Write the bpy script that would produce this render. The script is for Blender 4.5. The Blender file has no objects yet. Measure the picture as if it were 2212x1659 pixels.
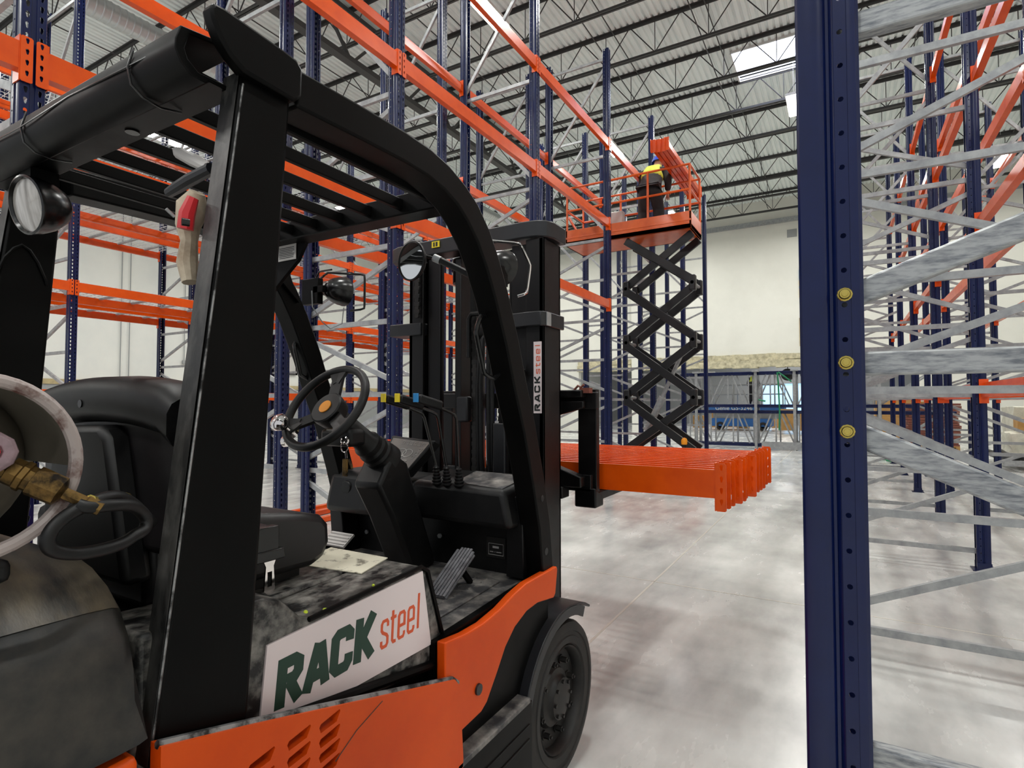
import bpy, bmesh, math, random
from mathutils import Vector, Matrix
from mathutils.geometry import tessellate_polygon
random.seed(7)
sc = bpy.context.scene
col = sc.collection
PI = math.pi

# ------------------------------------------------------------------ camera, world, exposure
EYE = Vector((0, 0, 1.45))
YAW, PITCH, FPX = math.radians(30.27), math.radians(1.893), 1225.0
cam_d = bpy.data.cameras.new('camera')
cam = bpy.data.objects.new('camera', cam_d)
col.objects.link(cam)
cam.location = EYE
cam.rotation_euler = (PI / 2 + PITCH, 0, YAW)
cam_d.sensor_width = 36.0
cam_d.sensor_fit = 'HORIZONTAL'
cam_d.lens = 36.0 * FPX / 2212.0
cam_d.clip_start = 0.02
cam_d.clip_end = 200
sc.camera = cam

w = bpy.data.worlds.new('world')
sc.world = w
w.use_nodes = True
w.node_tree.nodes['Background'].inputs[0].default_value = (0.93, 0.96, 1.0, 1)
w.node_tree.nodes['Background'].inputs[1].default_value = 0.55
sc.view_settings.view_transform = 'Standard'
sc.view_settings.look = 'None'
sc.view_settings.gamma = 1.0
sc.view_settings.use_curve_mapping = False
sc.view_settings.exposure = 0.30
sc.cycles.max_bounces = 8
sc.cycles.diffuse_bounces = 5
sc.cycles.glossy_bounces = 4
sc.cycles.transmission_bounces = 6
sc.cycles.sample_clamp_indirect = 6
sc.cycles.caustics_reflective = False
sc.cycles.caustics_refractive = False
LAMP_W = 118.0

# ------------------------------------------------------------------ materials
def lin(c):
    return tuple(((v / 255) / 12.92 if v / 255 <= 0.04045 else ((v / 255 + 0.055) / 1.055) ** 2.4) for v in c) + (1,)

def mat(name, rgb, rough=0.5, metal=0.0, rgb2=None, scale=6, lo=0.4, hi=0.7, stretch=None, bump=0.0, rough2=None,
        emit=0, detail=6, coat=0.0, spec=0.5):
    m = bpy.data.materials.new(name)
    m.use_nodes = True
    nt = m.node_tree
    b = nt.nodes['Principled BSDF']
    b.inputs['Base Color'].default_value = lin(rgb)
    b.inputs['Roughness'].default_value = rough
    b.inputs['Metallic'].default_value = metal
    b.inputs['Specular IOR Level'].default_value = spec
    if coat:
        b.inputs['Coat Weight'].default_value = coat
        b.inputs['Coat Roughness'].default_value = 0.12
    if emit:
        b.inputs['Emission Color'].default_value = lin(rgb)
        b.inputs['Emission Strength'].default_value = emit
    if rgb2 is not None or bump:
        tc = nt.nodes.new('ShaderNodeTexCoord')
        mp = nt.nodes.new('ShaderNodeMapping')
        if stretch:
            mp.inputs['Scale'].default_value = stretch
        nz = nt.nodes.new('ShaderNodeTexNoise')
        nz.inputs['Scale'].default_value = scale
        nz.inputs['Detail'].default_value = detail
        nz.inputs['Roughness'].default_value = 0.62
        nt.links.new(tc.outputs['Object'], mp.inputs[0])
        nt.links.new(mp.outputs[0], nz.inputs['Vector'])
        if rgb2 is not None:
            cr = nt.nodes.new('ShaderNodeValToRGB')
            cr.color_ramp.elements[0].position = lo
            cr.color_ramp.elements[0].color = lin(rgb)
            cr.color_ramp.elements[1].position = hi
            cr.color_ramp.elements[1].color = lin(rgb2)
            nt.links.new(nz.outputs['Fac'], cr.inputs[0])
            nt.links.new(cr.outputs[0], b.inputs['Base Color'])
        if rough2 is not None:
            mr = nt.nodes.new('ShaderNodeMapRange')
            mr.inputs['From Min'].default_value = lo
            mr.inputs['From Max'].default_value = hi
            mr.inputs['To Min'].default_value = rough
            mr.inputs['To Max'].default_value = rough2
            nt.links.new(nz.outputs['Fac'], mr.inputs['Value'])
            nt.links.new(mr.outputs[0], b.inputs['Roughness'])
        if bump:
            bp = nt.nodes.new('ShaderNodeBump')
            bp.inputs['Strength'].default_value = bump
            bp.inputs['Distance'].default_value = 0.01
            nt.links.new(nz.outputs['Fac'], bp.inputs['Height'])
            nt.links.new(bp.outputs[0], b.inputs['Normal'])
    return m

def floor_mat():
    m = bpy.data.materials.new('polished_concrete')
    m.use_nodes = True
    nt = m.node_tree
    b = nt.nodes['Principled BSDF']
    tc = nt.nodes.new('ShaderNodeTexCoord')
    def noise(scale, detail, st=(1, 1, 1), rot=0):
        mp = nt.nodes.new('ShaderNodeMapping')
        mp.inputs['Scale'].default_value = st
        mp.inputs['Rotation'].default_value = (0, 0, rot)
        n = nt.nodes.new('ShaderNodeTexNoise')
        n.inputs['Scale'].default_value = scale
        n.inputs['Detail'].default_value = detail
        n.inputs['Roughness'].default_value = 0.6
        nt.links.new(tc.outputs['Object'], mp.inputs[0])
        nt.links.new(mp.outputs[0], n.inputs['Vector'])
        return n
    n1 = noise(0.7, 6)
    n2 = noise(3.2, 5, (1, 0.35, 1), 0.4)
    n3 = noise(2.2, 2, (0.3, 1, 1), -0.5)
    cr = nt.nodes.new('ShaderNodeValToRGB')
    cr.color_ramp.elements[0].position = 0.18
    cr.color_ramp.elements[0].color = lin((112, 114, 116))
    cr.color_ramp.elements[1].position = 0.72
    cr.color_ramp.elements[1].color = lin((246, 247, 242))
    ad = nt.nodes.new('ShaderNodeMix')
    ad.data_type = 'FLOAT'
    ad.inputs[0].default_value = 0.45
    nt.links.new(n1.outputs['Fac'], ad.inputs[2])
    nt.links.new(n2.outputs['Fac'], ad.inputs[3])
    nt.links.new(ad.outputs[0], cr.inputs[0])
    cr2 = nt.nodes.new('ShaderNodeValToRGB')
    cr2.color_ramp.elements[0].position = 0.15
    cr2.color_ramp.elements[0].color = (0.66, 0.65, 0.66, 1)
    cr2.color_ramp.elements[1].position = 0.75
    cr2.color_ramp.elements[1].color = (1, 1, 1, 1)
    nt.links.new(n3.outputs['Fac'], cr2.inputs[0])
    mx = nt.nodes.new('ShaderNodeMix')
    mx.data_type = 'RGBA'
    mx.blend_type = 'MULTIPLY'
    mx.inputs[0].default_value = 0.75
    nt.links.new(cr.outputs[0], mx.inputs[6])
    nt.links.new(cr2.outputs[0], mx.inputs[7])
    nt.links.new(mx.outputs[2], b.inputs['Base Color'])
    mr = nt.nodes.new('ShaderNodeMapRange')
    mr.inputs['From Min'].default_value = 0.3
    mr.inputs['From Max'].default_value = 0.7
    mr.inputs['To Min'].default_value = 0.16
    mr.inputs['To Max'].default_value = 0.32
    nt.links.new(n2.outputs['Fac'], mr.inputs['Value'])
    nt.links.new(mr.outputs[0], b.inputs['Roughness'])
    return m

MT = {
 'floor': floor_mat(),
 'joint': mat('joint_filler', (196, 193, 183), 0.6),
 'wall': mat('white_wall_paint', (226, 226, 220), 0.8, rgb2=(216, 217, 213), scale=0.6),
 'wallback': mat('cream_wall_paint', (228, 227, 218), 0.8, rgb2=(218, 217, 208), scale=0.5),
 'grey_wall': mat('grey_wall', (150, 152, 152), 0.8),
 'tan': mat('tan_sill', (188, 170, 128), 0.8, rgb2=(160, 145, 110), scale=3),
 'foam': mat('spray_foam', (206, 198, 168), 0.95, rgb2=(150, 143, 120), scale=5, bump=1.0),
 'deck': mat('galvanised_roof_deck', (240, 246, 244), 0.45, 0.0, rgb2=(224, 231, 230), scale=1.2, stretch=(4, 0.4, 1)),
 'joist': mat('grey_joist_primer', (58, 57, 57), 0.55),
 'duct': mat('spiral_duct_steel', (190, 193, 193), 0.35, 0.6),
 'blue': mat('navy_rack_paint', (4, 18, 62), 0.26, 0.0, rgb2=(6, 22, 70), scale=9, coat=0.1, spec=0.35),
 'orange': mat('orange_rack_paint', (226, 84, 4), 0.25, 0.0, rgb2=(214, 74, 2), scale=7, coat=0.08, spec=0.45),
 'galv': mat('galvanised_steel', (172, 174, 174), 0.38, 0.4, rgb2=(140, 143, 146), scale=14, lo=0.35, hi=0.7, rough2=0.5),
 'galvraw': mat('spangled_galvanised_steel', (172, 174, 174), 0.36, 0.5, rgb2=(112, 116, 122), scale=120, stretch=(0.2, 1, 1), lo=0.42, hi=0.66, rough2=0.5, detail=10),
 'zinc': mat('yellow_zinc', (196, 176, 92), 0.25, 0.9),
 'wire': mat('zinc_wire', (205, 208, 212), 0.4, 0.4),
 'black': mat('black_truck_paint', (3, 3, 3), 0.42, 0.0, rgb2=(10, 9, 8), scale=5, lo=0.45, hi=0.75, rough2=0.55, spec=0.13),
 'blackmatt': mat('black_plastic', (6, 6, 7), 0.46, rgb2=(22, 21, 21), scale=14, lo=0.5, hi=0.8, spec=0.35),
 'blackgloss': mat('black_gloss', (12, 12, 13), 0.25),
 'seat': mat('seat_vinyl', (16, 14, 16), 0.4, rgb2=(28, 24, 26), scale=10, bump=0.05),
 'worn': mat('scuffed_black_plastic', (18, 18, 19), 0.42, rgb2=(150, 146, 140), scale=16, lo=0.42, hi=0.68, stretch=(1.6, 1.0, 1), bump=0.2, detail=12),
 'dusty': mat('dusty_black_rubber', (56, 55, 57), 0.55, rgb2=(142, 137, 131), scale=13, lo=0.42, hi=0.7, detail=9),
 'cw': mat('weathered_counterweight', (18, 20, 20), 0.4, rgb2=(72, 66, 58), scale=6, lo=0.45, hi=0.75, bump=0.2, detail=12),
 'steelblk': mat('dark_mast_steel', (6, 5, 6), 0.36, 0.0, spec=.3, rgb2=(18, 15, 14), scale=6, rough2=0.5),
 'greysteel': mat('grey_mast_plate', (26, 27, 31), 0.42, 0.0, rgb2=(16, 16, 19), scale=10),
 'torange': mat('truck_orange', (214, 78, 10), 0.42, rgb2=(198, 64, 6), scale=3, lo=0.4, hi=0.75, spec=0.25),
 'dkorange': mat('dark_orange_shadow_slot', (120, 40, 22), 0.6),
 'edge': mat('worn_metal_edge', (150, 150, 150), 0.35, 0.5, rgb2=(40, 40, 40), scale=20, lo=0.45, hi=0.6),
 'white': mat('white_sticker', (226, 212, 212), 0.45),
 'green': mat('dark_green_ink', (24, 58, 44), 0.5),
 'stickorange': mat('orange_ink', (214, 86, 44), 0.5),
 'ink': mat('black_ink', (24, 30, 28), 0.5),
 'paper': mat('worn_paper_label', (216, 210, 190), 0.7, rgb2=(120, 114, 100), scale=22, lo=0.56, hi=0.66),
 'chrome': mat('chrome', (225, 220, 218), 0.08, 1.0),
 'yellow': mat('yellow_plastic', (240, 214, 40), 0.45),
 'cyan': mat('blue_plastic', (52, 146, 214), 0.45),
 'amber': mat('amber_plastic', (238, 150, 20), 0.3),
 'tyre': mat('tyre_rubber', (20, 18, 17), 0.65, rgb2=(42, 37, 33), scale=8, lo=0.4, hi=0.75),
 'rim': mat('dirty_rim', (18, 17, 17), 0.5, 0.2, rgb2=(42, 38, 34), scale=12),
 'tank': mat('tank_paint', (112, 106, 96), 0.42, rgb2=(84, 78, 68), scale=7, lo=0.4, hi=0.75),
 'tankedge': mat('rusty_collar_paint', (160, 148, 144), 0.4, rgb2=(84, 46, 36), scale=22, lo=0.5, hi=0.64),
 'brass': mat('brass', (118, 92, 50), 0.4, 0.8, rgb2=(28, 23, 17), scale=34, lo=.42, hi=.6),
 'red': mat('red_plastic', (200, 40, 46), 0.45),
 'pink': mat('faded_handwheel', (142, 118, 124), 0.5, rgb2=(110, 92, 96), scale=40),
 'glass': mat('lamp_glass', (200, 196, 190), 0.12, 0.3, rgb2=(150, 146, 140), scale=60, stretch=(1, 0.1, 0.1)),
 'mirror': mat('mirror_glass', (220, 222, 222), 0.04, 1.0),
 'bag': mat('dirty_cloth', (196, 182, 160), 0.8, rgb2=(150, 130, 108), scale=18),
 'lampwhite': mat('lamp_housing_white', (225, 225, 222), 0.5),
 'emit': mat('lamp_lens', (255, 250, 236), 0.5, emit=26),
 'sky': mat('skylight_dome', (225, 232, 255), 0.5, emit=7),
 'winsky': mat('daylight_glazing', (168, 212, 250), 0.5, emit=.9),
 'liftorange': mat('lift_orange', (224, 98, 30), 0.35, rgb2=(208, 84, 24), scale=6, coat=0.2),
 'liftblack': mat('lift_black', (17, 16, 18), 0.35, 0.1),
 'liftblue': mat('lift_blue', (30, 96, 168), 0.45),
 'cardboard': mat('cardboard', (184, 142, 84), 0.8, rgb2=(160, 120, 70), scale=5),
 'board': mat('brown_boards', (132, 74, 60), 0.75, rgb2=(92, 52, 44), scale=3, stretch=(0.3, 0.3, 12)),
 'wrap': mat('plastic_wrap', (226, 224, 206), 0.4, rgb2=(190, 188, 172), scale=6, bump=0.6),
 'hose_green': mat('green_strap', (28, 128, 84), 0.5),
 'skin': mat('skin', (190, 140, 115), 0.6),
 'hivis': mat('hi_vis_yellow', (206, 218, 84), 0.7, rgb2=(196, 206, 60), scale=14, bump=0.3),
 'jacket': mat('dark_jacket', (48, 46, 48), 0.85, rgb2=(34, 33, 35), scale=12),
 'trousers': mat('black_trousers', (28, 26, 28), 0.85, rgb2=(40, 37, 38), scale=10, bump=0.2),
 'helmet': mat('blue_helmet', (36, 74, 190), 0.3, coat=0.4),
 'posterblue': mat('poster_blue', (80, 140, 190), 0.6),
 'posteryel': mat('poster_yellow', (214, 178, 92), 0.6),
 'pedal': mat('worn_pedal_rubber', (104, 104, 108), 0.5, rgb2=(64, 64, 68), scale=30),
 'lit_topdust': mat('brown_dust_lit_tone', (96, 86, 70), 0.4, rgb2=(36, 36, 37), scale=7, stretch=(1, 3, 1), lo=0.36, hi=0.64, bump=0.15, detail=10),  # brown dust, with the lighter tone of a lit top painted in
 'scuff': mat('scuffed_paint', (26, 26, 26), 0.4, rgb2=(92, 90, 87), scale=18, stretch=(1, 1, .4), lo=0.42, hi=0.75, bump=0.15, detail=10),
 'display': mat('instrument_face', (92, 88, 84), 0.3, rgb2=(112, 100, 92), scale=9),
 'ltgrey': mat('light_grey_print', (190, 186, 182), 0.5),
 'lime': mat('lime_paint_blob', (206, 226, 60), 0.6),
}

# ------------------------------------------------------------------ mesh helpers
class MB:
    def __init__(s):
        s.bm = bmesh.new()
    def face(s, pts):
        try:
            return s.bm.faces.new([s.bm.verts.new(p) for p in pts])
        except Exception:
            return None
    def grid8(s, c):                       # c: 8 corners, bottom 4 then top 4
        v = [s.bm.verts.new(p) for p in c]
        for q in ((3, 2, 1, 0), (4, 5, 6, 7), (0, 1, 5, 4), (1, 2, 6, 5), (2, 3, 7, 6), (3, 0, 4, 7)):
            s.bm.faces.new([v[i] for i in q])
        return s
    def box(s, x0, x1, y0, y1, z0, z1):
        return s.grid8([(x0, y0, z0), (x1, y0, z0), (x1, y1, z0), (x0, y1, z0),
                        (x0, y0, z1), (x1, y0, z1), (x1, y1, z1), (x0, y1, z1)])
    def bar(s, p, q, wd, ht, up=(0, 0, 1)):  # rectangular bar from p to q; ht along up-ish, wd sideways
        p, q = Vector(p), Vector(q)
        d = (q - p).normalized()
        side = d.cross(Vector(up))
        if side.length < 1e-5:
            side = d.cross(Vector((1, 0, 0)))
        side.normalize()
        u = side.cross(d).normalized()
        a, b = side * wd / 2, u * ht / 2
        return s.grid8([p - a - b, p + a - b, q + a - b, q - a - b, p - a + b, p + a + b, q + a + b, q - a + b])
    def prism(s, poly, a, b, axis='x'):    # poly in the other two axes (yz / xz / xy), extruded a..b
        def P(u, v, t):
            return {'x': (t, u, v), 'y': (u, t, v), 'z': (u, v, t)}[axis]
        n = len(poly)
        A = [s.bm.verts.new(P(u, v, a)) for u, v in poly]
        B = [s.bm.verts.new(P(u, v, b)) for u, v in poly]
        s.bm.faces.new(A[::-1]); s.bm.faces.new(B)
        for i in range(n):
            j = (i + 1) % n
            s.bm.faces.new((A[i], A[j], B[j], B[i]))
        return s
    def tube(s, pts, r, seg=8, closed=False, rr=None):
        pts = [Vector(p) for p in pts]
        n = len(pts)
        rings = []
        nrm = None
        for i, p in enumerate(pts):
            if closed:
                t = (pts[(i + 1) % n] - pts[i - 1]).normalized()
            else:
                t = (pts[min(i + 1, n - 1)] - pts[max(i - 1, 0)]).normalized()
            if nrm is None:
                nrm = t.cross(Vector((0, 0, 1)))
                if nrm.length < 1e-3:
                    nrm = t.cross(Vector((1, 0, 0)))
            nrm = (nrm - t * nrm.dot(t)).normalized()
            bn = t.cross(nrm)
            ra = rr[i] if rr else r
            rings.append([s.bm.verts.new(p + (nrm * math.cos(2 * PI * k / seg) + bn * math.sin(2 * PI * k / seg)) * ra) for k in range(seg)])
        m = n if closed else n - 1
        for i in range(m):
            A, B = rings[i], rings[(i + 1) % n]
            for k in range(seg):
                l = (k + 1) % seg
                s.bm.faces.new((A[k], A[l], B[l], B[k]))
        if not closed:
            s.bm.faces.new(rings[0][::-1]); s.bm.faces.new(rings[-1])
        return s
    def lathe(s, prof, org, axis, seg=24):  # prof: (t along axis, r)
        org, ax = Vector(org), Vector(axis).normalized()
        n1 = ax.cross(Vector((0, 0, 1)))
        if n1.length < 1e-3:
            n1 = Vector((1, 0, 0))
        n1.normalize()
        n2 = ax.cross(n1)
        rings = []
        for t, r in prof:
            c = org + ax * t
            if r < 1e-6:
                rings.append([s.bm.verts.new(c)])
            else:
                rings.append([s.bm.verts.new(c + (n1 * math.cos(2 * PI * k / seg) + n2 * math.sin(2 * PI * k / seg)) * r) for k in range(seg)])
        for A, B in zip(rings, rings[1:]):
            for k in range(seg):
                l = (k + 1) % seg
                a0, a1 = A[k % len(A)], A[l % len(A)]
                b0, b1 = B[k % len(B)], B[l % len(B)]
                vs = []
                for v in (a0, a1, b1, b0):
                    if v not in vs:
                        vs.append(v)
                if len(vs) > 2:
                    try:
                        s.bm.faces.new(vs)
                    except Exception:
                        pass
        return s
    def sweep(s, path, halfw, halft, x0=None, cx=0.0):   # rectangular section swept along a path in the YZ plane at x=cx
        n = len(path)
        R = []
        for i, (y, z) in enumerate(path):
            a, b = path[max(i - 1, 0)], path[min(i + 1, n - 1)]
            t = Vector((b[0] - a[0], b[1] - a[1])).normalized()
            nn = Vector((-t.y, t.x))
            ht = halft[i] if isinstance(halft, (list, tuple)) else halft
            p0, p1 = Vector((y, z)) - nn * ht, Vector((y, z)) + nn * ht
            R.append([s.bm.verts.new((cx - halfw, p0.x, p0.y)), s.bm.verts.new((cx + halfw, p0.x, p0.y)),
                      s.bm.verts.new((cx + halfw, p1.x, p1.y)), s.bm.verts.new((cx - halfw, p1.x, p1.y))])
        for A, B in zip(R, R[1:]):
            for k in range(4):
                l = (k + 1) % 4
                s.bm.faces.new((A[k], B[k], B[l], A[l]))
        s.bm.faces.new(R[0]); s.bm.faces.new(R[-1][::-1])
        return s
    def plate(s, outline, holes, org, e1, e2, thick, bevelless=True):   # flat plate with holes, thickness along e1 x e2
        org, e1, e2 = Vector(org), Vector(e1), Vector(e2)
        nn = e1.cross(e2).normalized() * thick
        loops = [outline] + holes
        flat = [p for lp in loops for p in lp]
        tris = tessellate_polygon([[Vector((p[0], p[1], 0)) for p in lp] for lp in loops])
        A = [s.bm.verts.new(org + e1 * u + e2 * v) for u, v in flat]
        B = [s.bm.verts.new(org + e1 * u + e2 * v + nn) for u, v in flat]
        for t in tris:
            try:
                s.bm.faces.new([A[i] for i in t]); s.bm.faces.new([B[i] for i in reversed(t)])
            except Exception:
                pass
        k = 0
        for lp in loops:
            m = len(lp)
            for i in range(m):
                j = (i + 1) % m
                try:
                    s.bm.faces.new((A[k + i], A[k + j], B[k + j], B[k + i]))
                except Exception:
                    pass
            k += m
        return s
    def add(s, me):
        s.bm.from_mesh(me)
        return s
    def xf(s, M):
        s.bm.transform(M)
        return s
    def mesh(s, name, material, smooth=True, angle=35, shift=None):
        bmesh.ops.recalc_face_normals(s.bm, faces=s.bm.faces[:])
        if shift is not None:
            s.bm.transform(Matrix.Translation(-shift))
        me = bpy.data.meshes.new(name)
        s.bm.to_mesh(me)
        s.bm.free()
        me.materials.append(MT[material] if isinstance(material, str) else material)
        if smooth:
            me.polygons.foreach_set('use_smooth', [True] * len(me.polygons))
            me.set_sharp_from_angle(angle=math.radians(angle))
        return me

def wloc(o):
    v = Vector((0, 0, 0))
    while o is not None:
        v = v + o.location
        o = o.parent
    return v

def obj(name, mb, material, parent=None, bevel=0.0, label=None, smooth=True, angle=35):
    """link one mesh; vertices are given in world coordinates when the parent is unrotated"""
    me = mb.mesh(name, material, smooth, angle, wloc(parent) if parent else None)
    o = bpy.data.objects.new(name, me)
    col.objects.link(o)
    if parent:
        o.parent = parent
    if bevel:
        b = o.modifiers.new('bevel', 'BEVEL')
        b.width = bevel
        b.segments = 2
        b.limit_method = 'ANGLE'
        b.angle_limit = math.radians(40)
        b.harden_normals = False
    if label:
        o['label'] = label
    return o

def tag(o, label=None, cat=None, group=None, kind=None):
    if label: o['label'] = label
    if cat: o['category'] = cat
    if group: o['group'] = group
    if kind: o['kind'] = kind
    elif cat and 'kind' not in o: o['kind'] = 'thing'
    return o

def empty(name, loc, label, cat, group=None, rz=0):
    o = bpy.data.objects.new(name, None)
    col.objects.link(o)
    o.location = loc
    o.rotation_euler = (0, 0, rz)
    o.empty_display_size = 0.1
    return tag(o, label, cat, group)

def struct(name, mb, material, label=None, smooth=False, bevel=0):
    o = obj(name, mb, material, None, bevel, None, smooth)
    o['kind'] = 'structure'
    if label: o['label'] = label
    return o

KIDS = {}
def copy_tree(src, parent=None):
    c = src.copy()
    col.objects.link(c)
    c.parent = parent
    for ch in src.children:
        copy_tree(ch, c)
    return c

# ------------------------------------------------------------------ setting
H_DECK = 10.7
XL, XR, Y0, YB = -23.6, 9.0, -7.0, 28.0
struct('floor', MB().box(XL, XR, Y0, 42, -0.2, 0), 'floor', 'smooth grey polished concrete warehouse floor')
m = MB()
for xj in (-18, -12, -6.9, -1.35, 5.0):
    m.box(xj - 0.008, xj + 0.008, Y0, YB, 0.0, 0.0015)
for yj in (-1, 4.6, 10.2, 15.8, 21.4):
    m.box(XL, XR, yj - 0.006, yj + 0.006, 0.0, 0.0015)
struct('trim_1', m, 'joint', 'pale filled joints across the concrete floor')

# roof deck with real ribs running along Y, with the skylight opening left out
m = MB()
SKY = (-2.4, 0.25, 15.6, 17.1)
def deck_strip(ya, yb, xa, xb):
    x = xa
    pitch, dep = 0.155, 0.045
    prev = None
    prof = []
    while x < xb:
        prof += [(x, 0), (x + 0.085, 0), (x + 0.105, dep), (x + 0.135, dep)]
        x += pitch
    prof = [(min(a, xb), b) for a, b in prof]
    A = [m.bm.verts.new((a, ya, H_DECK + b)) for a, b in prof]
    B = [m.bm.verts.new((a, yb, H_DECK + b)) for a, b in prof]
    for i in range(len(prof) - 1):
        if prof[i + 1][0] > prof[i][0]:
            m.bm.faces.new((A[i], A[i + 1], B[i + 1], B[i]))
deck_strip(Y0, SKY[2], XL, XR)
deck_strip(SKY[2], SKY[3], XL, SKY[0])
deck_strip(SKY[2], SKY[3], SKY[1], XR)
deck_strip(SKY[3], YB, XL, XR)
m.box(XL, SKY[0], Y0, YB, H_DECK + 0.06, H_DECK + 0.1)
m.box(SKY[1], XR, Y0, YB, H_DECK + 0.06, H_DECK + 0.1)
m.box(SKY[0], SKY[1], Y0, SKY[2], H_DECK + 0.06, H_DECK + 0.1)
m.box(SKY[0], SKY[1], SKY[3], YB, H_DECK + 0.06, H_DECK + 0.1)
struct('ceiling', m, 'deck', 'ribbed galvanised steel roof deck')
m = MB()
m.box(SKY[0] - .04, SKY[0], SKY[2], SKY[3], H_DECK - .05, H_DECK + .35).box(SKY[1], SKY[1] + .04, SKY[2], SKY[3], H_DECK - .05, H_DECK + .35)
m.box(SKY[0], SKY[1], SKY[2] - .04, SKY[2], H_DECK - .05, H_DECK + .35).box(SKY[0], SKY[1], SKY[3], SKY[3] + .04, H_DECK - .05, H_DECK + .35)
sk = struct('window_1', m, 'lampwhite', 'square skylight opening in the roof deck')
g = obj('dome_glazing', MB().box(SKY[0], SKY[1], SKY[2], SKY[3], H_DECK + .3, H_DECK + .33), 'sky', sk)

ORD = ['first', 'second', 'third', 'fourth', 'fifth', 'sixth', 'seventh', 'eighth', 'ninth', 'tenth', 'eleventh', 'twelfth', 'thirteenth',
       'fourteenth', 'fifteenth', 'sixteenth', 'seventeenth']

# open web joists along X
jt = MB()
for dy in (-0.035, 0.035):
    jt.box(XL, XR, dy - 0.03, dy + 0.03, H_DECK - 0.012, H_DECK).box(XL, XR, dy - 0.03 if dy > 0 else dy + 0.02, dy - 0.02 if dy > 0 else dy + 0.03, H_DECK - 0.09, H_DECK)
jb = MB()
for dy in (-0.03, 0.03):
    jb.box(XL, XR, dy - 0.025, dy + 0.025, 9.82, 9.832).box(XL, XR, dy - 0.025 if dy > 0 else dy + 0.015, dy - 0.015 if dy > 0 else dy + 0.025, 9.82, 9.9)
jw = MB()
x = XL
while x < XR - 1.3:
    jw.tube([(x, 0, 9.86), (x + 0.62, 0, H_DECK - 0.04)], 0.014, 5)
    jw.tube([(x + 0.62, 0, H_DECK - 0.04), (x + 1.24, 0, 9.86)], 0.014, 5)
    jw.tube([(x, 0, 9.86), (x, 0, H_DECK - 0.04)], 0.011, 5)
    x += 1.24
proto = None
ny = 0
for k in range(-1, 13):
    y = 3.5 + 1.95 * k
    lab = 'dark grey open web steel roof joist, %s from the camera' % ORD[ny]
    ny += 1
    if proto is None:
        proto = empty('roof_joist', (0, y, 0), lab, 'roof joist', 'roof joists')
        for nm, b in (('top_chord', jt), ('bottom_chord', jb), ('web', jw)):
            o = bpy.data.objects.new(nm, b.mesh(nm, 'joist', False))
            col.objects.link(o)
            o.parent = proto
        proto['kind'] = 'structure'
    else:
        c = copy_tree(proto)
        c.location = (0, y, 0)
        c['label'] = lab
names_x = ['far left', 'left', 'middle left', 'centre left', 'centre', 'centre right', 'right', 'far right']
for i, xb in enumerate((-19.6, -15.2, -11.2, -8.0, -4.9, -2.7, 1.6, 5.0)):
    b = MB().tube([(xb, 1.5, 9.95), (xb, 26.9, 9.95)], 0.014, 5).tube([(xb + .12, 1.5, H_DECK - .1), (xb + .12, 26.9, H_DECK - .1)], 0.014, 5)
    tag(obj('bridging_rod', b, 'joist'), 'thin bridging rods tied across the roof joists, %s line' % names_x[i], 'bridging rod', 'joist bridging rods', 'structure')
# joist girder across the bay on the left
b = MB().box(-9.9, -9.7, 3, YB - .5, 10.45, 10.55).box(-9.9, -9.7, 3, YB - .5, 9.35, 9.47)
y = 3.5
while y < 25.5:
    b.bar((-9.8, y, 9.4), (-9.8, y + .97, 10.5), .06, .06, (1, 0, 0)).bar((-9.8, y + .97, 10.5), (-9.8, y + 1.95, 9.4), .06, .06, (1, 0, 0))
    y += 1.95
tag(obj('joist_girder', b, 'joist', smooth=False), 'heavy dark steel truss girder carrying the roof joists on the left', 'girder', None, 'structure')
# spiral duct
prof = []
y = -2.0
while y < 22:
    prof += [(y, 0.22), (y + 0.07, 0.22), (y + 0.08, 0.23), (y + 0.10, 0.23), (y + 0.11, 0.22)]
    y += 0.14
b = MB().lathe(prof, (-12.9, 0, 9.45), (0, 1, 0), 20)
tag(obj('spiral_duct', b, 'duct'), 'round galvanised spiral air duct under the roof on the left', 'duct')

# walls
m = MB().box(XL - .3, XL, Y0, 42, 2.28, H_DECK)
struct('wall_left', m, 'wall', 'white side wall on the left')
struct('baseboard_left', MB().box(XL - .3, XL + .06, Y0, 42, 0, 2.1), 'grey_wall', 'grey concrete base of the side wall')
struct('trim_2', MB().box(XL - .3, XL + .1, Y0, 42, 2.1, 2.28), 'tan', 'tan sill strip along the side wall')
OP0, OP1, OPZ = -12.2, 2.6, 3.1
m = MB().box(XL, OP0, YB, YB + .3, 0, H_DECK + .1).box(OP1, XR, YB, YB + .3, 0, H_DECK + .1).box(OP0, OP1, YB, YB + .3, OPZ + .55, H_DECK + .1)
struct('wall_back', m, 'wallback', 'cream end wall with a wide low opening')
m = MB()
for k in range(40):
    xa = OP0 + (OP1 - OP0) * k / 40
    xb = OP0 + (OP1 - OP0) * (k + 1) / 40
    d = random.uniform(-.04, .05)
    m.box(xa, xb, YB - .22 + d * .6, YB + .3, OPZ - random.uniform(0, .08), OPZ + .3 + d)
    m.box(xa, xb, YB - .12, YB + .3, OPZ + .3, OPZ + .56 + d * .5)
struct('trim_3', m, 'foam', 'rough spray foam header above the opening in the end wall')
struct('trim_4', MB().box(XL, XR, YB - .16, YB, 9.55, 9.75), 'galv', 'pale metal closure strip high on the end wall')
for i, (xc, dx) in enumerate(((-9.2, .5), (-15.4, .5))):
    struct('trim_%d' % (5 + i), MB().box(xc, xc + dx, YB - .25, YB, 0, H_DECK), 'wallback')
struct('wall_right', MB().box(XR, XR + .3, Y0, 42, 0, H_DECK), 'wall', 'white side wall on the right')
struct('window_2', MB().box(-2.05, -1.65, YB - .03, YB + .1, 8.85, 9.2), 'grey_wall', 'small square vent high on the end wall')
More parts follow.
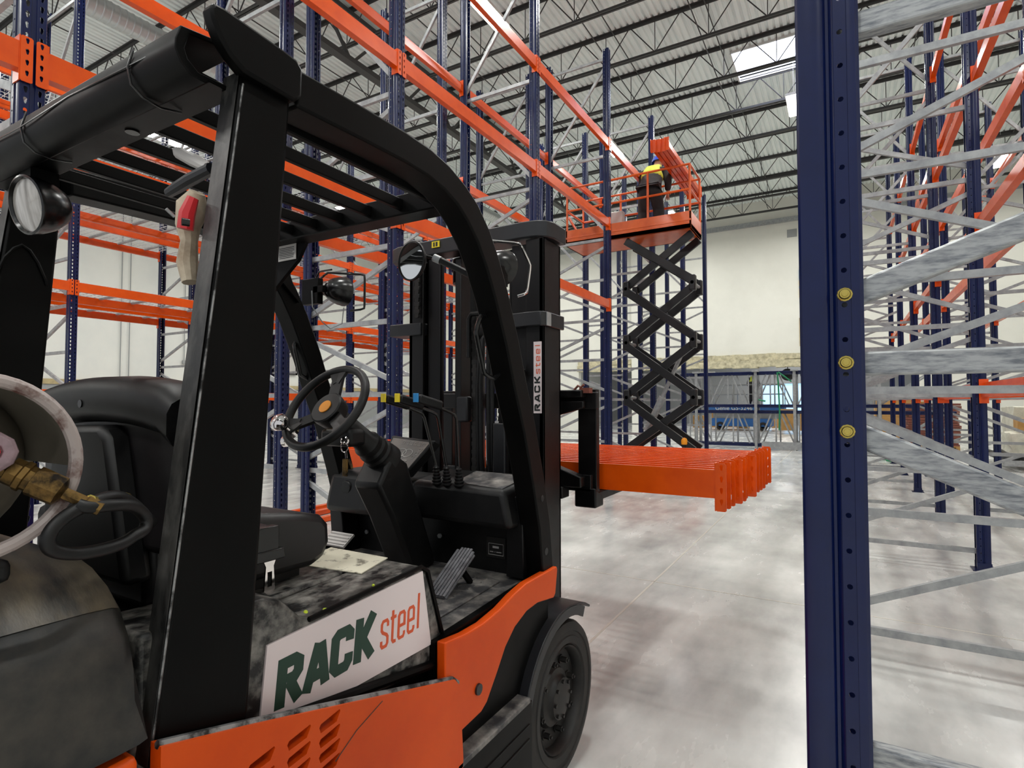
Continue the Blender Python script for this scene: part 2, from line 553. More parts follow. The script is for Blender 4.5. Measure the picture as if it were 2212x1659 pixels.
# poster blocks on the end wall
b = empty('striped_poster', (-1.3, YB - .04, 6.2), 'blue and yellow striped square panel on the end wall', 'poster')
obj('blue_field', MB().box(-1.6, -1.0, YB - .05, YB, 6.9, 7.35), 'posterblue', b)
obj('yellow_field', MB().box(-1.6, -1.0, YB - .05, YB, 6.1, 6.5).box(-1.6, -1.0, YB - .05, YB, 6.62, 6.88), 'posteryel', b)
obj('blue_band', MB().box(-1.6, -1.0, YB - .05, YB, 6.5, 6.62), 'posterblue', b)
tag(obj('notice_board', MB().box(-1.62, -1.0, YB - .03, YB, 3.95, 5.2), 'tan'), 'plain yellowish board hanging on the end wall above the opening', 'board')

# room behind the opening
struct('wall_back_2', MB().box(OP0 - 4, OP0 - 3.7, YB, 42, 0, 5).box(OP1 + 3.7, OP1 + 4, YB, 42, 0, 5), 'wall')
m = MB().box(OP0 - 4, -4.6, 41, 41.3, 0, 5).box(-2.2, OP1 + 4, 41, 41.3, 0, 5).box(-4.6, -2.2, 41, 41.3, 0, .9).box(-4.6, -2.2, 41, 41.3, 2.7, 5)
struct('wall_back_3', m, 'grey_wall', 'grey rear wall of the next room')
wn = struct('window_3', MB().box(-4.7, -2.1, 40.95, 41.05, .82, .9).box(-4.7, -2.1, 40.95, 41.05, 2.7, 2.78).box(-3.44, -3.36, 40.95, 41.05, .9, 2.7), 'grey_wall', 'daylit window in the next room')
obj('glass', MB().box(-4.6, -2.2, 41.1, 41.12, .9, 2.7), 'winsky', wn)
struct('ceiling_2', MB().box(OP0 - 4, OP1 + 4, YB + .3, 42, 4.9, 5.0), 'wall')
# cords on the left wall
for i, (y, z0, nm) in enumerate(((11.0, 2.3, 'first'), (11.3, 2.3, 'second'), (12.6, 2.3, 'third'), (13.4, 3.2, 'fourth'))):
    b = MB().tube([(XL + .05, y, z0), (XL + .05, y, 10.0)], .018, 6)
    if i == 3:
        b.box(XL + .02, XL + .1, y - .07, y + .07, z0 - .14, z0)
    tag(obj('wall_cable', b, 'grey_wall'), 'thin grey cable running down the left wall, %s from the left' % nm, 'cable', 'cables on the left wall')
b = empty('wall_notice', (XL + .1, 18.25, 3.4), 'dark framed notice on the far left wall behind the racks', 'notice board')
obj('board', MB().box(XL, XL + .1, 17.6, 18.9, 2.9, 3.9), 'ltgrey', b)
obj('frame', MB().box(XL, XL + .12, 17.5, 19.0, 3.9, 3.98).box(XL + .05, XL + .12, 17.5, 19.0, 2.82, 2.9).box(XL + .05, XL + .12, 17.5, 17.6, 2.82, 3.98).box(XL + .05, XL + .12, 18.9, 19.0, 2.82, 3.98), 'joist', b)

# ------------------------------------------------------------------ high-bay lamps
lp = None
COLS = [(-17.8, 'far left'), (-12.1, 'left'), (-6.2, 'middle'), (-1.0, 'right'), (4.6, 'far right')]
ROWS = [(-5.0, 'behind the camera'), (2.3, 'nearest'), (9.6, 'second'), (16.9, 'third'), (24.3, 'farthest')]
for x, nx in COLS:
    for y, nyw in ROWS:
        lab = 'white rectangular high-bay lamp hanging under the joists, %s column, %s row' % (nx, nyw)
        if lp is None:
            lp = empty('high_bay_lamp', (x, y, 9.5), lab, 'lamp', 'high-bay lamps')
            hb = MB().box(-.18, .18, -.62, .62, .0, .07).tube([(0, -.4, .05), (0, -.4, 1.2)], .004, 5).tube([(0, .4, .05), (0, .4, 1.2)], .004, 5)
            for nm, b, mt in (('housing', hb, 'lampwhite'), ('lens', MB().box(-.16, .16, -.6, .6, -.02, 0), 'emit')):
                o = bpy.data.objects.new(nm, b.mesh(nm, mt, False))
                col.objects.link(o); o.parent = lp
            ld = bpy.data.lights.new('lamp_light', 'AREA')
            ld.shape = 'RECTANGLE'; ld.size = .32; ld.size_y = 1.2
            ld.energy = LAMP_W; ld.color = (.99, 1.0, .982)
            ld.spread = math.radians(170)
            lo = bpy.data.objects.new('lamp_light', ld)
            col.objects.link(lo); lo.parent = lp; lo.location = (0, 0, -.03)
        else:
            c = copy_tree(lp); c.location = (x, y, 9.5); c['label'] = lab

# ------------------------------------------------------------------ pallet racking
def circ(cx, cy, r, n=8, sx=1.0):
    return [(cx + math.cos(2 * PI * k / n) * r * sx, cy + math.sin(2 * PI * k / n) * r) for k in range(n)]
def tear(cx, cy, s=1.0):
    return [(cx - .008 * s, cy + .006 * s), (cx - .0065 * s, cy + .013 * s), (cx, cy + .016 * s), (cx + .0065 * s, cy + .013 * s), (cx + .008 * s, cy + .006 * s),
            (cx + .004 * s, cy - .012 * s), (cx, cy - .015 * s), (cx - .004 * s, cy - .012 * s)]

POST_H = 7.2
def post_mesh():
    """perforated roll-formed C post: face at x=0, flanges towards +x, open at the back"""
    bm = bmesh.new()
    half = [(.007, 0), (.007, -.009), (.0, -.013), (.0, -.040, 'T'), (.001, -.045), (.004, -.0475), (.012, -.0492), (.022, -.050), (.032, -.0495), (.040, -.048), (.044, -.045),
            (.047, -.040), (.053, -.040), (.056, -.045), (.060, -.0485), (.080, -.050, 'R'), (.083, -.0485), (.093, -.0482), (.098, -.044), (.098, -.030)]
    segs = []
    for s in (1, -1):
        for i in range(len(half) - 1):
            a, b = half[i], half[i + 1]
            kind = b[2] if len(b) > 2 else None
            segs.append(((a[0], s * a[1]), (b[0], s * b[1]), kind))
    P = 0.05
    n = int(POST_H / P)
    for a, b, kind in segs:
        A, B = Vector((a[0], a[1], 0)), Vector((b[0], b[1], 0))
        L = (B - A).length
        e = (B - A) / L
        if kind is None:
            bm.faces.new([bm.verts.new(p) for p in (A, B, B + Vector((0, 0, POST_H)), A + Vector((0, 0, POST_H)))])
        else:
            P = .05 if kind == 'T' else .0612
            n = int(POST_H / P)
            hole = tear(L / 2, P / 2) if kind == 'T' else circ(L / 2, P / 2, .0048, 8)
            outer = [(0, 0), (L, 0), (L, P), (0, P)]
            tris = tessellate_polygon([[Vector((u, v, 0)) for u, v in outer], [Vector((u, v, 0)) for u, v in hole]])
            flat = outer + hole
            for k in range(n):
                vs = [bm.verts.new(A + e * u + Vector((0, 0, v + k * P))) for u, v in flat]
                for t in tris:
                    bm.faces.new([vs[i] for i in t])
    bmesh.ops.remove_doubles(bm, verts=bm.verts[:], dist=1e-5)
    bmesh.ops.recalc_face_normals(bm, faces=bm.faces[:])
    me = bpy.data.meshes.new('post')
    bm.to_mesh(me); bm.free()
    me.materials.append(MT['blue'])
    o = bpy.data.objects.new('tmp', me)
    md = o.modifiers.new('s', 'SOLIDIFY')
    md.thickness = .0025; md.offset = 0
    col.objects.link(o)
    dg = bpy.context.evaluated_depsgraph_get()
    me2 = bpy.data.meshes.new_from_object(o.evaluated_get(dg))
    bpy.data.objects.remove(o)
    me2.name = 'post'
    me2.polygons.foreach_set('use_smooth', [True] * len(me2.polygons))
    me2.set_sharp_from_angle(angle=math.radians(28))
    return me2
POST = post_mesh()

DEPTH = 1.14                                # frame depth, face to face
NODES = [.16, .83, 1.52, 2.14, 2.78, 3.43, 4.09, 5.45, 7.05]
def cchan(m, p, q, ht=.042, wd=.03):
    m.bar(p, q, wd, ht, (0, 0, 1))
def make_frame():
    r = empty('upright_frame', (0, 0, 0), '', 'upright frame', 'blue upright frames')
    for x, rot in ((0, 0), (DEPTH, PI)):
        o = bpy.data.objects.new('post', POST); col.objects.link(o)
        o.parent = r; o.location = (x, 0, 0); o.rotation_euler = (0, 0, rot)
        s = 1 if rot == 0 else -1
        b = MB().box(x + s * -.03, x + s * .13, -.075, .075, 0, .008).box(x + s * -.004, x + s * .1, .052, .056, .008, .07).box(x + s * -.004, x + s * .1, -.056, -.052, .008, .07)
        b.lathe([(0, .012), (.02, .012), (.02, 0)], (x - s * .018, .06, .006), (0, 0, 1), 6)
        me = b.mesh('base_plate', 'blue', False)
        o = bpy.data.objects.new('base_plate', me); col.objects.link(o); o.parent = r
    xa, xb = .06, DEPTH - .06
    for z in NODES:
        b = MB(); cchan(b, (xa, 0, z), (xb, 0, z))
        o = bpy.data.objects.new('brace', b.mesh('brace', 'galv', False)); col.objects.link(o); o.parent = r
    for k in range(len(NODES) - 1):
        z0, z1 = NODES[k] + .115, NODES[k + 1] - .115
        b = MB()
        if k % 2 == 0: cchan(b, (xa, .003, z0), (xb, .003, z1))
        else: cchan(b, (xa, .003, z1), (xb, .003, z0))
        o = bpy.data.objects.new('brace', b.mesh('brace', 'galv', False)); col.objects.link(o); o.parent = r
    return r
FRAME = None
def frame(xf, y, side, label, group='blue upright frames'):
    """xf: x of the aisle face; side=+1 rack extends to +x, -1 to -x"""
    global FRAME
    if FRAME is None:
        FRAME = make_frame(); o = FRAME
    else:
        o = copy_tree(FRAME)
    o.location = (xf, y, 0)
    o.rotation_euler = (0, 0, 0 if side > 0 else PI)
    tag(o, label, 'upright frame', group)
    return o

BAY = 2.5
def make_beam(L=BAY):
    """beam along +y starting at post centre; outer face towards -x"""
    y0, y1 = .055, L - .055
    prof = [(-.006, 0), (.05, 0), (.05, .085), (.022, .085), (.022, .125), (-.006, .125)]
    b = MB().prism(prof, y0, y1, 'y')
    root = bpy.data.objects.new('rack_beam', b.mesh('rack_beam', 'orange', False)); col.objects.link(root)
    for s, yy in ((1, 0), (-1, L)):
        c = MB()
        holes = [tear(.027, -.045 + .03 + .05 * i, .9) for i in range(4)]
        out = [(.006, -.05), (.012, -.055), (.046, -.055), (.052, -.05), (.052, .148), (.046, .155), (.012, .155), (.006, .148)]
        c.plate(out, holes, (-.0085, yy, 0), (0, s, 0), (0, 0, 1), .004 if s < 0 else -.004)
        c.box(-.0085, .055, min(yy + s * .0515, yy + s * .0565), max(yy + s * .0515, yy + s * .0565), -.055, .155)
        o = bpy.data.objects.new('end_connector', c.mesh('end_connector', 'orange', False)); col.objects.link(o); o.parent = root
    return root
BEAM = None
def beam(loc, rz, label, group, extra=None):
    global BEAM
    if BEAM is None:
        BEAM = make_beam(); o = BEAM
    else:
        o = copy_tree(BEAM)
    o.location = loc
    o.rotation_euler = extra if extra else (0, 0, rz)
    return tag(o, label, 'rack beam', group)

def make_deck():
    """wire mesh deck for one bay: wires along x (depth) and y, with support channels as a part"""
    b = MB()
    x0, x1, y0, y1 = .02, DEPTH - .02, .08, BAY - .08
    k = 0
    y = y0
    while y <= y1:
        b.box(x0, x1, y - .003, y + .003, .131, .137); y += .1
    x = x0
    while x <= x1 + .001:
        b.box(x - .003, x + .003, y0, y1, .126, .132); x += .11
    r = bpy.data.objects.new('wire_deck', b.mesh('wire_deck', 'wire', False)); col.objects.link(r)
    for i in range(5):
        yy = y0 + .25 + i * (y1 - y0 - .5) / 4
        c = MB().box(x0 + .03, x1 - .03, yy - .02, yy + .02, .1, .126)
        o = bpy.data.objects.new('support_channel', c.mesh('support_channel', 'galv', False)); col.objects.link(o); o.parent = r
    return r
DECK = None
def deck(loc, rz, label, group):
    global DECK
    if DECK is None:
        DECK = make_deck(); o = DECK
    else:
        o = copy_tree(DECK)
    o.location = loc; o.rotation_euler = (0, 0, rz)
    return tag(o, label, 'wire deck', group)

LV = {0: 1.5, 1: 2.96, 2: 4.27, 3: 5.57}
LVN = {0: 'lowest level', 1: 'second level', 2: 'third level', 3: 'top level'}
def rack_row(name, xf, side, ys, bays, fronts, rears, decks=(), fr_name=None):
    """xf aisle-face x; ys frames; bays list of (start y, ordinal); fronts/rears: dict level->list of bay indexes"""
    for i, y in enumerate(ys):
        frame(xf, y, side, 'blue upright frame with grey braces, %s from the camera, %s' % (ORD[i], name), 'upright frames of the ' + name)
    for which, dct in (('front', fronts), ('back', rears)):
        for lv, idx in dct.items():
            for bi in idx:
                y = bays[bi]
                towards_plus = (side < 0) == (which == 'front')     # outer face towards +x ?
                x = xf if which == 'front' else xf + side * DEPTH
                z = LV[lv]
                lab = 'orange rack beam, %s, %s face, %s bay from the camera, %s' % (LVN[lv], which, ORD[bi], name)
                if towards_plus:
                    beam((x, y + BAY, z), PI, lab, 'orange beams of the ' + name)
                else:
                    beam((x, y, z), 0, lab, 'orange beams of the ' + name)
    for lv, bi in decks:
        y = bays[bi]
        lab = 'galvanised wire mesh deck, %s, %s bay from the camera, %s' % (LVN[lv], ORD[bi], name)
        if side < 0: deck((xf, y + BAY, LV[lv]), PI, lab, 'wire decks of the ' + name)
        else: deck((xf, y, LV[lv]), 0, lab, 'wire decks of the ' + name)

GY = [1.1 + 2.5 * i for i in range(7)]
A3 = [0, 1, 2]
rack_row('first left rack', -3.19, -1, GY, GY, {1: A3, 2: A3, 3: [0, 1, 2, 3]}, {1: A3, 2: A3, 3: [0, 1, 2, 3]})
frame(-3.19, -1.4, -1, 'blue upright frame of the first left rack, beside and behind the camera', 'upright frames of the first left rack')
for lv, f_ in ((1, 'front'), (2, 'front'), (1, 'back')):
    beam((-3.19 - (DEPTH if f_ == 'back' else 0), 1.1 if f_ == 'front' else -1.4, LV[lv]), PI if f_ == 'front' else 0,
         'orange beam cut off by the left picture edge, %s, %s face' % (LVN[lv], f_), 'orange beams of the first left rack')
rack_row('second left rack', -4.62, -1, GY[1:], GY[1:], {}, {})
A6 = list(range(6))
dk = [(lv, b) for lv in (1, 2, 3) for b in A6]
rack_row('third left rack', -8.96, -1, GY[1:], GY, {l: A6 for l in LV}, {l: A6 for l in LV}, dk)
rack_row('fourth left rack', -10.44, -1, GY[1:], GY, {l: A6 for l in LV}, {l: A6 for l in LV}, dk)
RY = [1.2] + [3.85 + 2.5 * i for i in range(6)]
B5 = [0, 1, 2, 3, 4]
rack_row('nearest right rack', -.065, 1, RY, RY[1:], {}, {l: B5 for l in LV})
rack_row('second right rack', 1.40, 1, RY[2:], RY[1:], {l: B5 for l in LV}, {l: B5 for l in LV})
# bolts with washers on the nearest upright
near = [o for o in bpy.data.objects if o.name.startswith('upright_frame') and abs(o.location.x + .065) < .01 and abs(o.location.y - 1.2) < .01][0]
for x in (.0705,):
    for zz in (1.64, 1.52, 1.40, .79, .16, 2.9, 3.43):
        if True:
            b = MB().lathe([(0, .0122), (.002, .0122), (.0032, .0108), (.0032, .0098), (.008, .0088), (.0095, .0078), (.0095, .0055), (.012, .005), (.013, 0)], (x, -.0495, zz), (0, -1, 0), 12)
            o = bpy.data.objects.new('bolt', b.mesh('bolt', 'zinc')); col.objects.link(o); o.parent = near
            o['label'] = 'yellow zinc bolt with washer'
for ch in near.children:
    if ch.name.startswith('brace'):
        me = ch.data.copy(); me.materials[0] = MT['galvraw']; ch.data = me
        bv = ch.modifiers.new('bevel', 'BEVEL'); bv.width = .004; bv.segments = 2

#@@SECTION2@@
# ------------------------------------------------------------------ forklift
FL = empty('forklift', (-1.5, 1.2, 0), 'black and orange forklift with open overhead guard carrying a stack of orange beams', 'forklift')
def fl(name, mb, mt, bevel=0.0, label=None, parent=None, smooth=True, angle=35):
    return obj(name, mb, mt, parent or FL, bevel, label, smooth, angle)
TX0, TX1 = -2.04, -.96                       # left and right faces of the truck

# chassis and side panels
b = MB().box(-1.98, -1.02, -.55, 1.5, .16, .74)
b.box(-1.86, -1.14, 1.4, 2.2, .2, .72)
fl('chassis', b, 'black', .01)
panel = [(-.5, .40), (1.285, .40), (1.318, .43), (1.325, .47), (1.305, .67), (1.285, .70), (.66, .872), (.50, .915), (.50, .40)]
panel = [(.505, .36), (1.285, .36), (1.318, .39), (1.325, .46), (1.308, .665), (1.285, .692), (.67, .868), (.505, .912)]
for s, nm in ((1, 'r'), (-1, 'l')):
    xo = TX1 + .03 if s > 0 else TX0 - .03
    xi = xo - s * .03
    holes = []
    lou = []
    for (cy, tops) in ((.685, (.80, .765, .73)), (.768, (.80, .768, .736)), (.845, (.795, .765, .735, .705)), ):
        for zt in tops:
            lou.append((cy, zt))
            holes.append([(cy - .028, zt - .006), (cy - .024, zt - .018), (cy + .018, zt - .014), (cy + .028, zt + .004), (cy + .026, zt + .008), (cy - .024, zt)])
    m = MB()
    if s > 0: m.plate(panel, holes, (xi, 0, 0), (0, 1, 0), (0, 0, 1), .03)
    else: m.plate(panel, holes, (xo, 0, 0), (0, 1, 0), (0, 0, 1), .03)
    pn = fl('side_panel', m, 'torange', 0)
    rim = [(.505, .912), (.67, .868), (1.285, .692), (1.312, .67)]
    m = MB().tube([(xo - s * .012, y, z) for y, z in rim], .007, 6)
    fl('panel_edge', m, 'edge', 0, 'worn shiny top edge', pn)
    if s > 0:   # thin dark scratch on the panel
        m = MB().tube([(xo + .0003, 1.0, .762), (xo + .0005, .92, .735), (xo + .0003, .86, .70)], .0012, 4)
        fl('scratch', m, 'ink', 0, None, pn)
# rear body skirt under counterweight
b = MB().box(-2.07, -.93, -.62, .475, .3, .915)
fl('rear_skirt', b, 'torange', .012)
# counterweight cover: rounded section extruded along Y with a soft front edge
def rr(xo, s):
    return [(xo, .93), (xo, 1.0), (xo - s * .006, 1.05), (xo - s * .022, 1.095), (xo - s * .05, 1.135), (xo - s * .09, 1.165), (xo - s * .14, 1.187), (xo - s * .20, 1.2)]
R = rr(-.93, 1); L = rr(-2.07, -1)
sec = R + L[::-1]
b = MB()
rings = []
for (y, k) in ((-.62, 1), (.36, 1), (.42, .995), (.455, .98), (.47, .95)):
    rings.append([b.bm.verts.new((-1.5 + (x + 1.5) * (1 - (1 - k) * .35), y + (.02 if z < 1.0 and y > .4 else 0), .93 + (z - .93) * k)) for x, z in sec])
for A, B in zip(rings, rings[1:]):
    for i in range(len(sec)):
        j = (i + 1) % len(sec)
        b.bm.faces.new((A[i], A[j], B[j], B[i]))
b.bm.faces.new(rings[0]); b.bm.faces.new(rings[-1][::-1])
fl('counterweight_cover', b, 'cw', 0, 'grey-black scuffed counterweight cover', angle=60)

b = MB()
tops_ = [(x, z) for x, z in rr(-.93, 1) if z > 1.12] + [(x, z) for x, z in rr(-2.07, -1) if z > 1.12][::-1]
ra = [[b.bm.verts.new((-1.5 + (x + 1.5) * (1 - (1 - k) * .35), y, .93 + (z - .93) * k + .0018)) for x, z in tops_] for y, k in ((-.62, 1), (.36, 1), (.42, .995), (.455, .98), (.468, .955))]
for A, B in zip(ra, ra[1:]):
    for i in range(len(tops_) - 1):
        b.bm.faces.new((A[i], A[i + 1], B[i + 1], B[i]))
fl('cover_top', b, 'lit_topdust', 0, 'brown dusty top of the counterweight, its lit tone painted in')  # sheet over the cover's upper curve: dust plus light put into its colour
fl('cradle_foot', MB().box(-1.04, -.99, .22, .335, 1.203, 1.235), 'blackmatt', .01)
# hood
hood = [(.50, .80), (1.335, .70), (1.332, .75), (1.25, .985), (1.225, 1.006), (.86, .985), (.835, .99), (.78, 1.045), (.74, 1.058), (.50, 1.07)]
b = MB().prism(hood, -1.16, -1.0, 'x')
fl('hood_side', b, 'worn', .012, 'scuffed dark hood side shoulder')
hood2 = [(.50, .80), (1.335, .70), (1.332, .75), (1.25, .985), (1.225, 1.004), (.50, .985)]
fl('hood', MB().prism(hood2, -1.95, -1.16, 'x'), 'worn', .008)
fl('hood_rim', MB().tube([(-.992, 1.34, .715), (-.992, .70, .822)], .012, 8).tube([(-.998, .845, .985), (-.998, 1.222, 1.004), (-.999, 1.25, .985), (-.999, 1.332, .75)], .006, 6), 'black')
# paper label on hood
fl('warning_label', MB().prism([(1.085, -1.30), (1.235, -1.33), (1.235, -1.09), (1.12, -1.09)], 0, 1, 'z').xf(Matrix.Identity(4)) if False else
   MB().grid8([(-1.10, 1.10, 1.000), (-1.33, 1.07, 1.000), (-1.36, 1.232, 1.006), (-1.13, 1.232, 1.006), (-1.10, 1.10, 1.0025), (-1.33, 1.07, 1.0025), (-1.36, 1.232, 1.0085), (-1.13, 1.232, 1.0085)]), 'paper', 0, 'torn white paper label')
fl('paint_blob', MB().lathe([(0, 0), (.002, .006), (.006, .007), (.008, .003), (.009, 0)], (-1.005, .895, .984), (.5, 0, 1), 8)
   .lathe([(0, 0), (.001, .004), (.004, .003), (.005, 0)], (-1.01, 1.05, .998), (.5, 0, 1), 8).lathe([(0, 0), (.001, .005), (.003, .004), (.004, 0)], (-1.005, .842, 1.0), (.5, 0, 1), 8), 'lime', 0, 'lime green paint blob')

# decal: white board with lettering made of strokes
SN = [0]
def stroke(m, pts, wd, xo, mir=1, flip=False, swap=False, th=.0008):
    """polyline stroke in the (u,v) plane at x=xo; u->y, v->z"""
    n = len(pts)
    V = [Vector(p) for p in pts]
    off = []
    for i in range(n):
        d1 = (V[i] - V[i - 1]).normalized() if i > 0 else None
        d2 = (V[i + 1] - V[i]).normalized() if i < n - 1 else None
        if d1 is None: nn = Vector((-d2.y, d2.x)); sc_ = 1
        elif d2 is None: nn = Vector((-d1.y, d1.x)); sc_ = 1
        else:
            n1, n2 = Vector((-d1.y, d1.x)), Vector((-d2.y, d2.x))
            nn = (n1 + n2)
            nn = nn.normalized() if nn.length > 1e-6 else n1
            sc_ = min(1.8, 1 / max(.4, nn.dot(n1)))
        off.append(nn * wd / 2 * sc_)
    for i in range(n - 1):
        SN[0] += 1
        th = .0006 + .00003 * (SN[0] % 23)
        a, b_, c, d = V[i] - off[i], V[i + 1] - off[i + 1], V[i + 1] + off[i + 1], V[i] + off[i]
        if not swap:
            P = lambda p, t: (xo + t, p.x, p.y)
        else:
            P = lambda p, t: (p.x, xo - t, p.y)
        m.grid8([P(a, 0), P(b_, 0), P(c, 0), P(d, 0), P(a, th), P(b_, th), P(c, th), P(d, th)])
# letters on a unit cell: u right, v up (0..1), returned as polylines
RACK = {
 'R': [[(.14, 0), (.14, .86), (.52, .86), (.66, .78), (.66, .60), (.54, .5), (.3, .5)], [(.40, .46), (.74, 0)]],
 'A': [[(.06, 0), (.38, .93)], [(.46, .93), (.72, 0)], [(.2, .27), (.62, .27)]],
 'C': [[(.70, .64), (.70, .80), (.60, .88), (.26, .88), (.14, .80), (.14, .20), (.26, .10), (.60, .10), (.70, .20), (.70, .36)]],
 'K': [[(.14, 0), (.14, 1.0)], [(.72, 1.0), (.30, .5), (.74, 0)]],
 's': [[(.62, .60), (.62, .72), (.52, .80), (.22, .80), (.12, .72), (.12, .54), (.22, .46), (.52, .36), (.62, .28), (.62, .10), (.52, .02), (.22, .02), (.12, .10), (.12, .22)]],
 't': [[(.22, 1.0), (.22, .10), (.32, .02), (.52, .02)], [(.04, .78), (.5, .78)]],
 'e': [[(.12, .40), (.62, .40), (.62, .72), (.52, .80), (.22, .80), (.12, .72), (.12, .10), (.22, .02), (.54, .02), (.62, .10), (.62, .18)]],
 'l': [[(.2, 0), (.2, 1.14)]],
}
def word(m, txt, place, u0, v0, cw, ch, wd, slant=0.0, dip=0.0, adv=None):
    u = u0
    for k, c in enumerate(txt):
        for ln in RACK[c]:
            pts = []
            for a, v in ln:
                pts.append(place(u + a * cw + v * ch * slant, v0 + v * ch + dip * (u + a * cw - u0)))
            yield pts, wd
        u += cw * (adv[c] if adv and c in adv else .9)
pl = lambda u, v: (u, v)
dec = [(.728, .826), (.985, .786), (1.262, .782), (1.224, .992), (.742, .968)]
dc = fl('side_decal', MB().prism(dec, -1.0, -.9955, 'x'), 'white', 0, 'white decal with dark green and orange lettering')
m = MB()
for pts, wd in word(m, 'RACK', pl, .760, .830, .078, .100, .0245, .10, .04, {'R': .93, 'A': .86, 'C': .93}):
    stroke(m, pts, wd, -.9955)
fl('green_lettering', m, 'green', 0, None, dc, smooth=False)
m = MB()
for pts, wd in word(m, 'steel', pl, 1.058, .842, .044, .080, .0078, .06, .03, {'s': .80, 't': .62, 'e': .84, 'l': .5}):
    stroke(m, pts, wd, -.9955)
fl('orange_lettering', m, 'stickorange', 0, None, dc, smooth=False)

# rear pillars
for s in (1, -1):
    xo = -.965 if s > 0 else -2.015
    b = MB().prism([(.505, .86), (.678, .815), (.757, 2.075), (.645, 2.075)], min(xo, xo - s * .05), max(xo, xo - s * .05), 'x')
    p = fl('rear_pillar', b, 'black', .008)
    b = MB().grid8([(xo - s * .001, .504, .87), (xo - s * .048, .504, .87), (xo - s * .048, .642, 2.07), (xo - s * .001, .642, 2.07), (xo - s * .001, .5035, .87), (xo - s * .048, .5035, .87), (xo - s * .048, .6415, 2.07), (xo - s * .001, .6415, 2.07)])
    fl('scuffed_edge_face', b, 'scuff', 0, 'scuffed grey rear edge', p)
    b = MB().tube([(xo - s * .001, .510, .9), (xo - s * .001, .650, 2.05)], .0022, 6)
    fl('bright_seam', b, 'edge', 0, 'worn bare-metal corner', p)
    if s < 0:
        b = MB().tube([(-1.964, .602, 1.74), (-1.962, .61, 1.80), (-1.962, .625, 1.845), (-1.962, .645, 1.875), (-1.962, .662, 1.888), (-1.962, .68, 1.877), (-1.962, .70, 1.845), (-1.962, .718, 1.80), (-1.964, .722, 1.785)], .004, 6)
        fl('arched_boss', b, 'black', 0, None, p)
    else:
        b = MB().tube([(-.965, .56, 1.75), (-.965, .556, 1.75)], .008, 8)
        fl('bolt', MB().lathe([(0, .007), (.012, .007), (.012, 0)], (-1.0, .574, 1.77), (-.4, -1, 0), 12), 'blackgloss', 0, None, p)
# rear roof cross member (channel)
b = MB().prism([(.552, 2.118), (.543, 2.09), (.543, 2.072), (.553, 2.052), (.572, 2.038), (.60, 2.036), (.605, 2.042), (.665, 2.042), (.665, 2.052), (.585, 2.05), (.566, 2.064), (.560, 2.08), (.568, 2.11), (.665, 2.125), (.665, 2.135)], -2.01, -1.0, 'x')
cm = fl('roof_crossmember', b, 'black', .002)
b = MB()
for xx in (-1.15, -1.62):
    b.tube([(xx, .64, 2.038), (xx, .60, 2.030), (xx, .567, 2.034), (xx, .545, 2.05), (xx, .5385, 2.08), (xx, .548, 2.122)], .0022, 6)
b.tube([(-1.05, .548, 2.088), (-1.15, .5405, 2.083), (-1.4, .543, 2.095), (-1.62, .538, 2.082), (-1.95, .541, 2.09)], .0018, 5)
fl('cable_tie', b, 'blackgloss', 0, 'thin black cable and ties wrapped around', cm)
b = MB().lathe([(0, .014), (.002, .014), (.002, 0)], (-1.33, .635, 2.0405), (0, 0, -1), 14)
fl('drain_hole', b, 'blackgloss', 0, None, cm)
# horn plates at the rear corners
hp = [(.573, 2.143), (.578, 2.125), (.592, 2.10), (.612, 2.078), (.640, 2.062), (.752, 2.058), (.768, 2.074), (.770, 2.132), (.755, 2.146), (.720, 2.150), (.598, 2.158), (.578, 2.156)]
for s in (1, -1):
    xo = -.945 if s > 0 else -2.035
    b = MB().prism(hp, min(xo, xo - s * .03), max(xo, xo - s * .03), 'x')
    fl('corner_plate', b, 'black', .006)
# roof rails curving down into the front pillars
path = [(.765, 2.098), (.95, 2.104), (1.10, 2.107), (1.20, 2.103), (1.28, 2.088), (1.35, 2.062), (1.41, 2.026), (1.47, 1.97), (1.525, 1.895), (1.58, 1.80), (1.65, 1.65), (1.70, 1.52), (1.77, 1.36), (1.835, 1.17), (1.885, 1.0), (1.915, .80)]
for s in (1, -1):
    cx = -1.0 if s > 0 else -1.98
    hw = .042
    b = MB().sweep(path, hw, [.040] * 6 + [.043] * 10, cx=cx)
    rl = fl('roof_rail', b, 'black', .006, 'roof rail curving down into the front pillar')
    if s > 0:
        b = MB().lathe([(0, .012), (.0015, .012), (.0015, 0)], (-.9585, 1.862, 1.10), (1, 0, 0), 14).lathe([(0, .014), (.0015, .014), (.0015, 0)], (-.9585, 1.893, .90), (1, 0, 0), 14)
        fl('pillar_hole', b, 'blackgloss', 0, None, rl)
b = MB().prism([(1.335, 2.035), (1.40, 2.03), (1.40, 2.095), (1.335, 2.10)], -1.95, -1.03, 'x')
fl('front_crossbar', b, 'black', .004)
for x in (-1.06, -1.182, -1.313, -1.443, -1.567, -1.69, -1.815):
    b = MB().prism([(.62, 2.052), (1.34, 2.05), (1.37, 2.055), (1.37, 2.084), (.62, 2.084)], x - .009, x + .009, 'x')
    fl('roof_bar', b, 'black', .003)
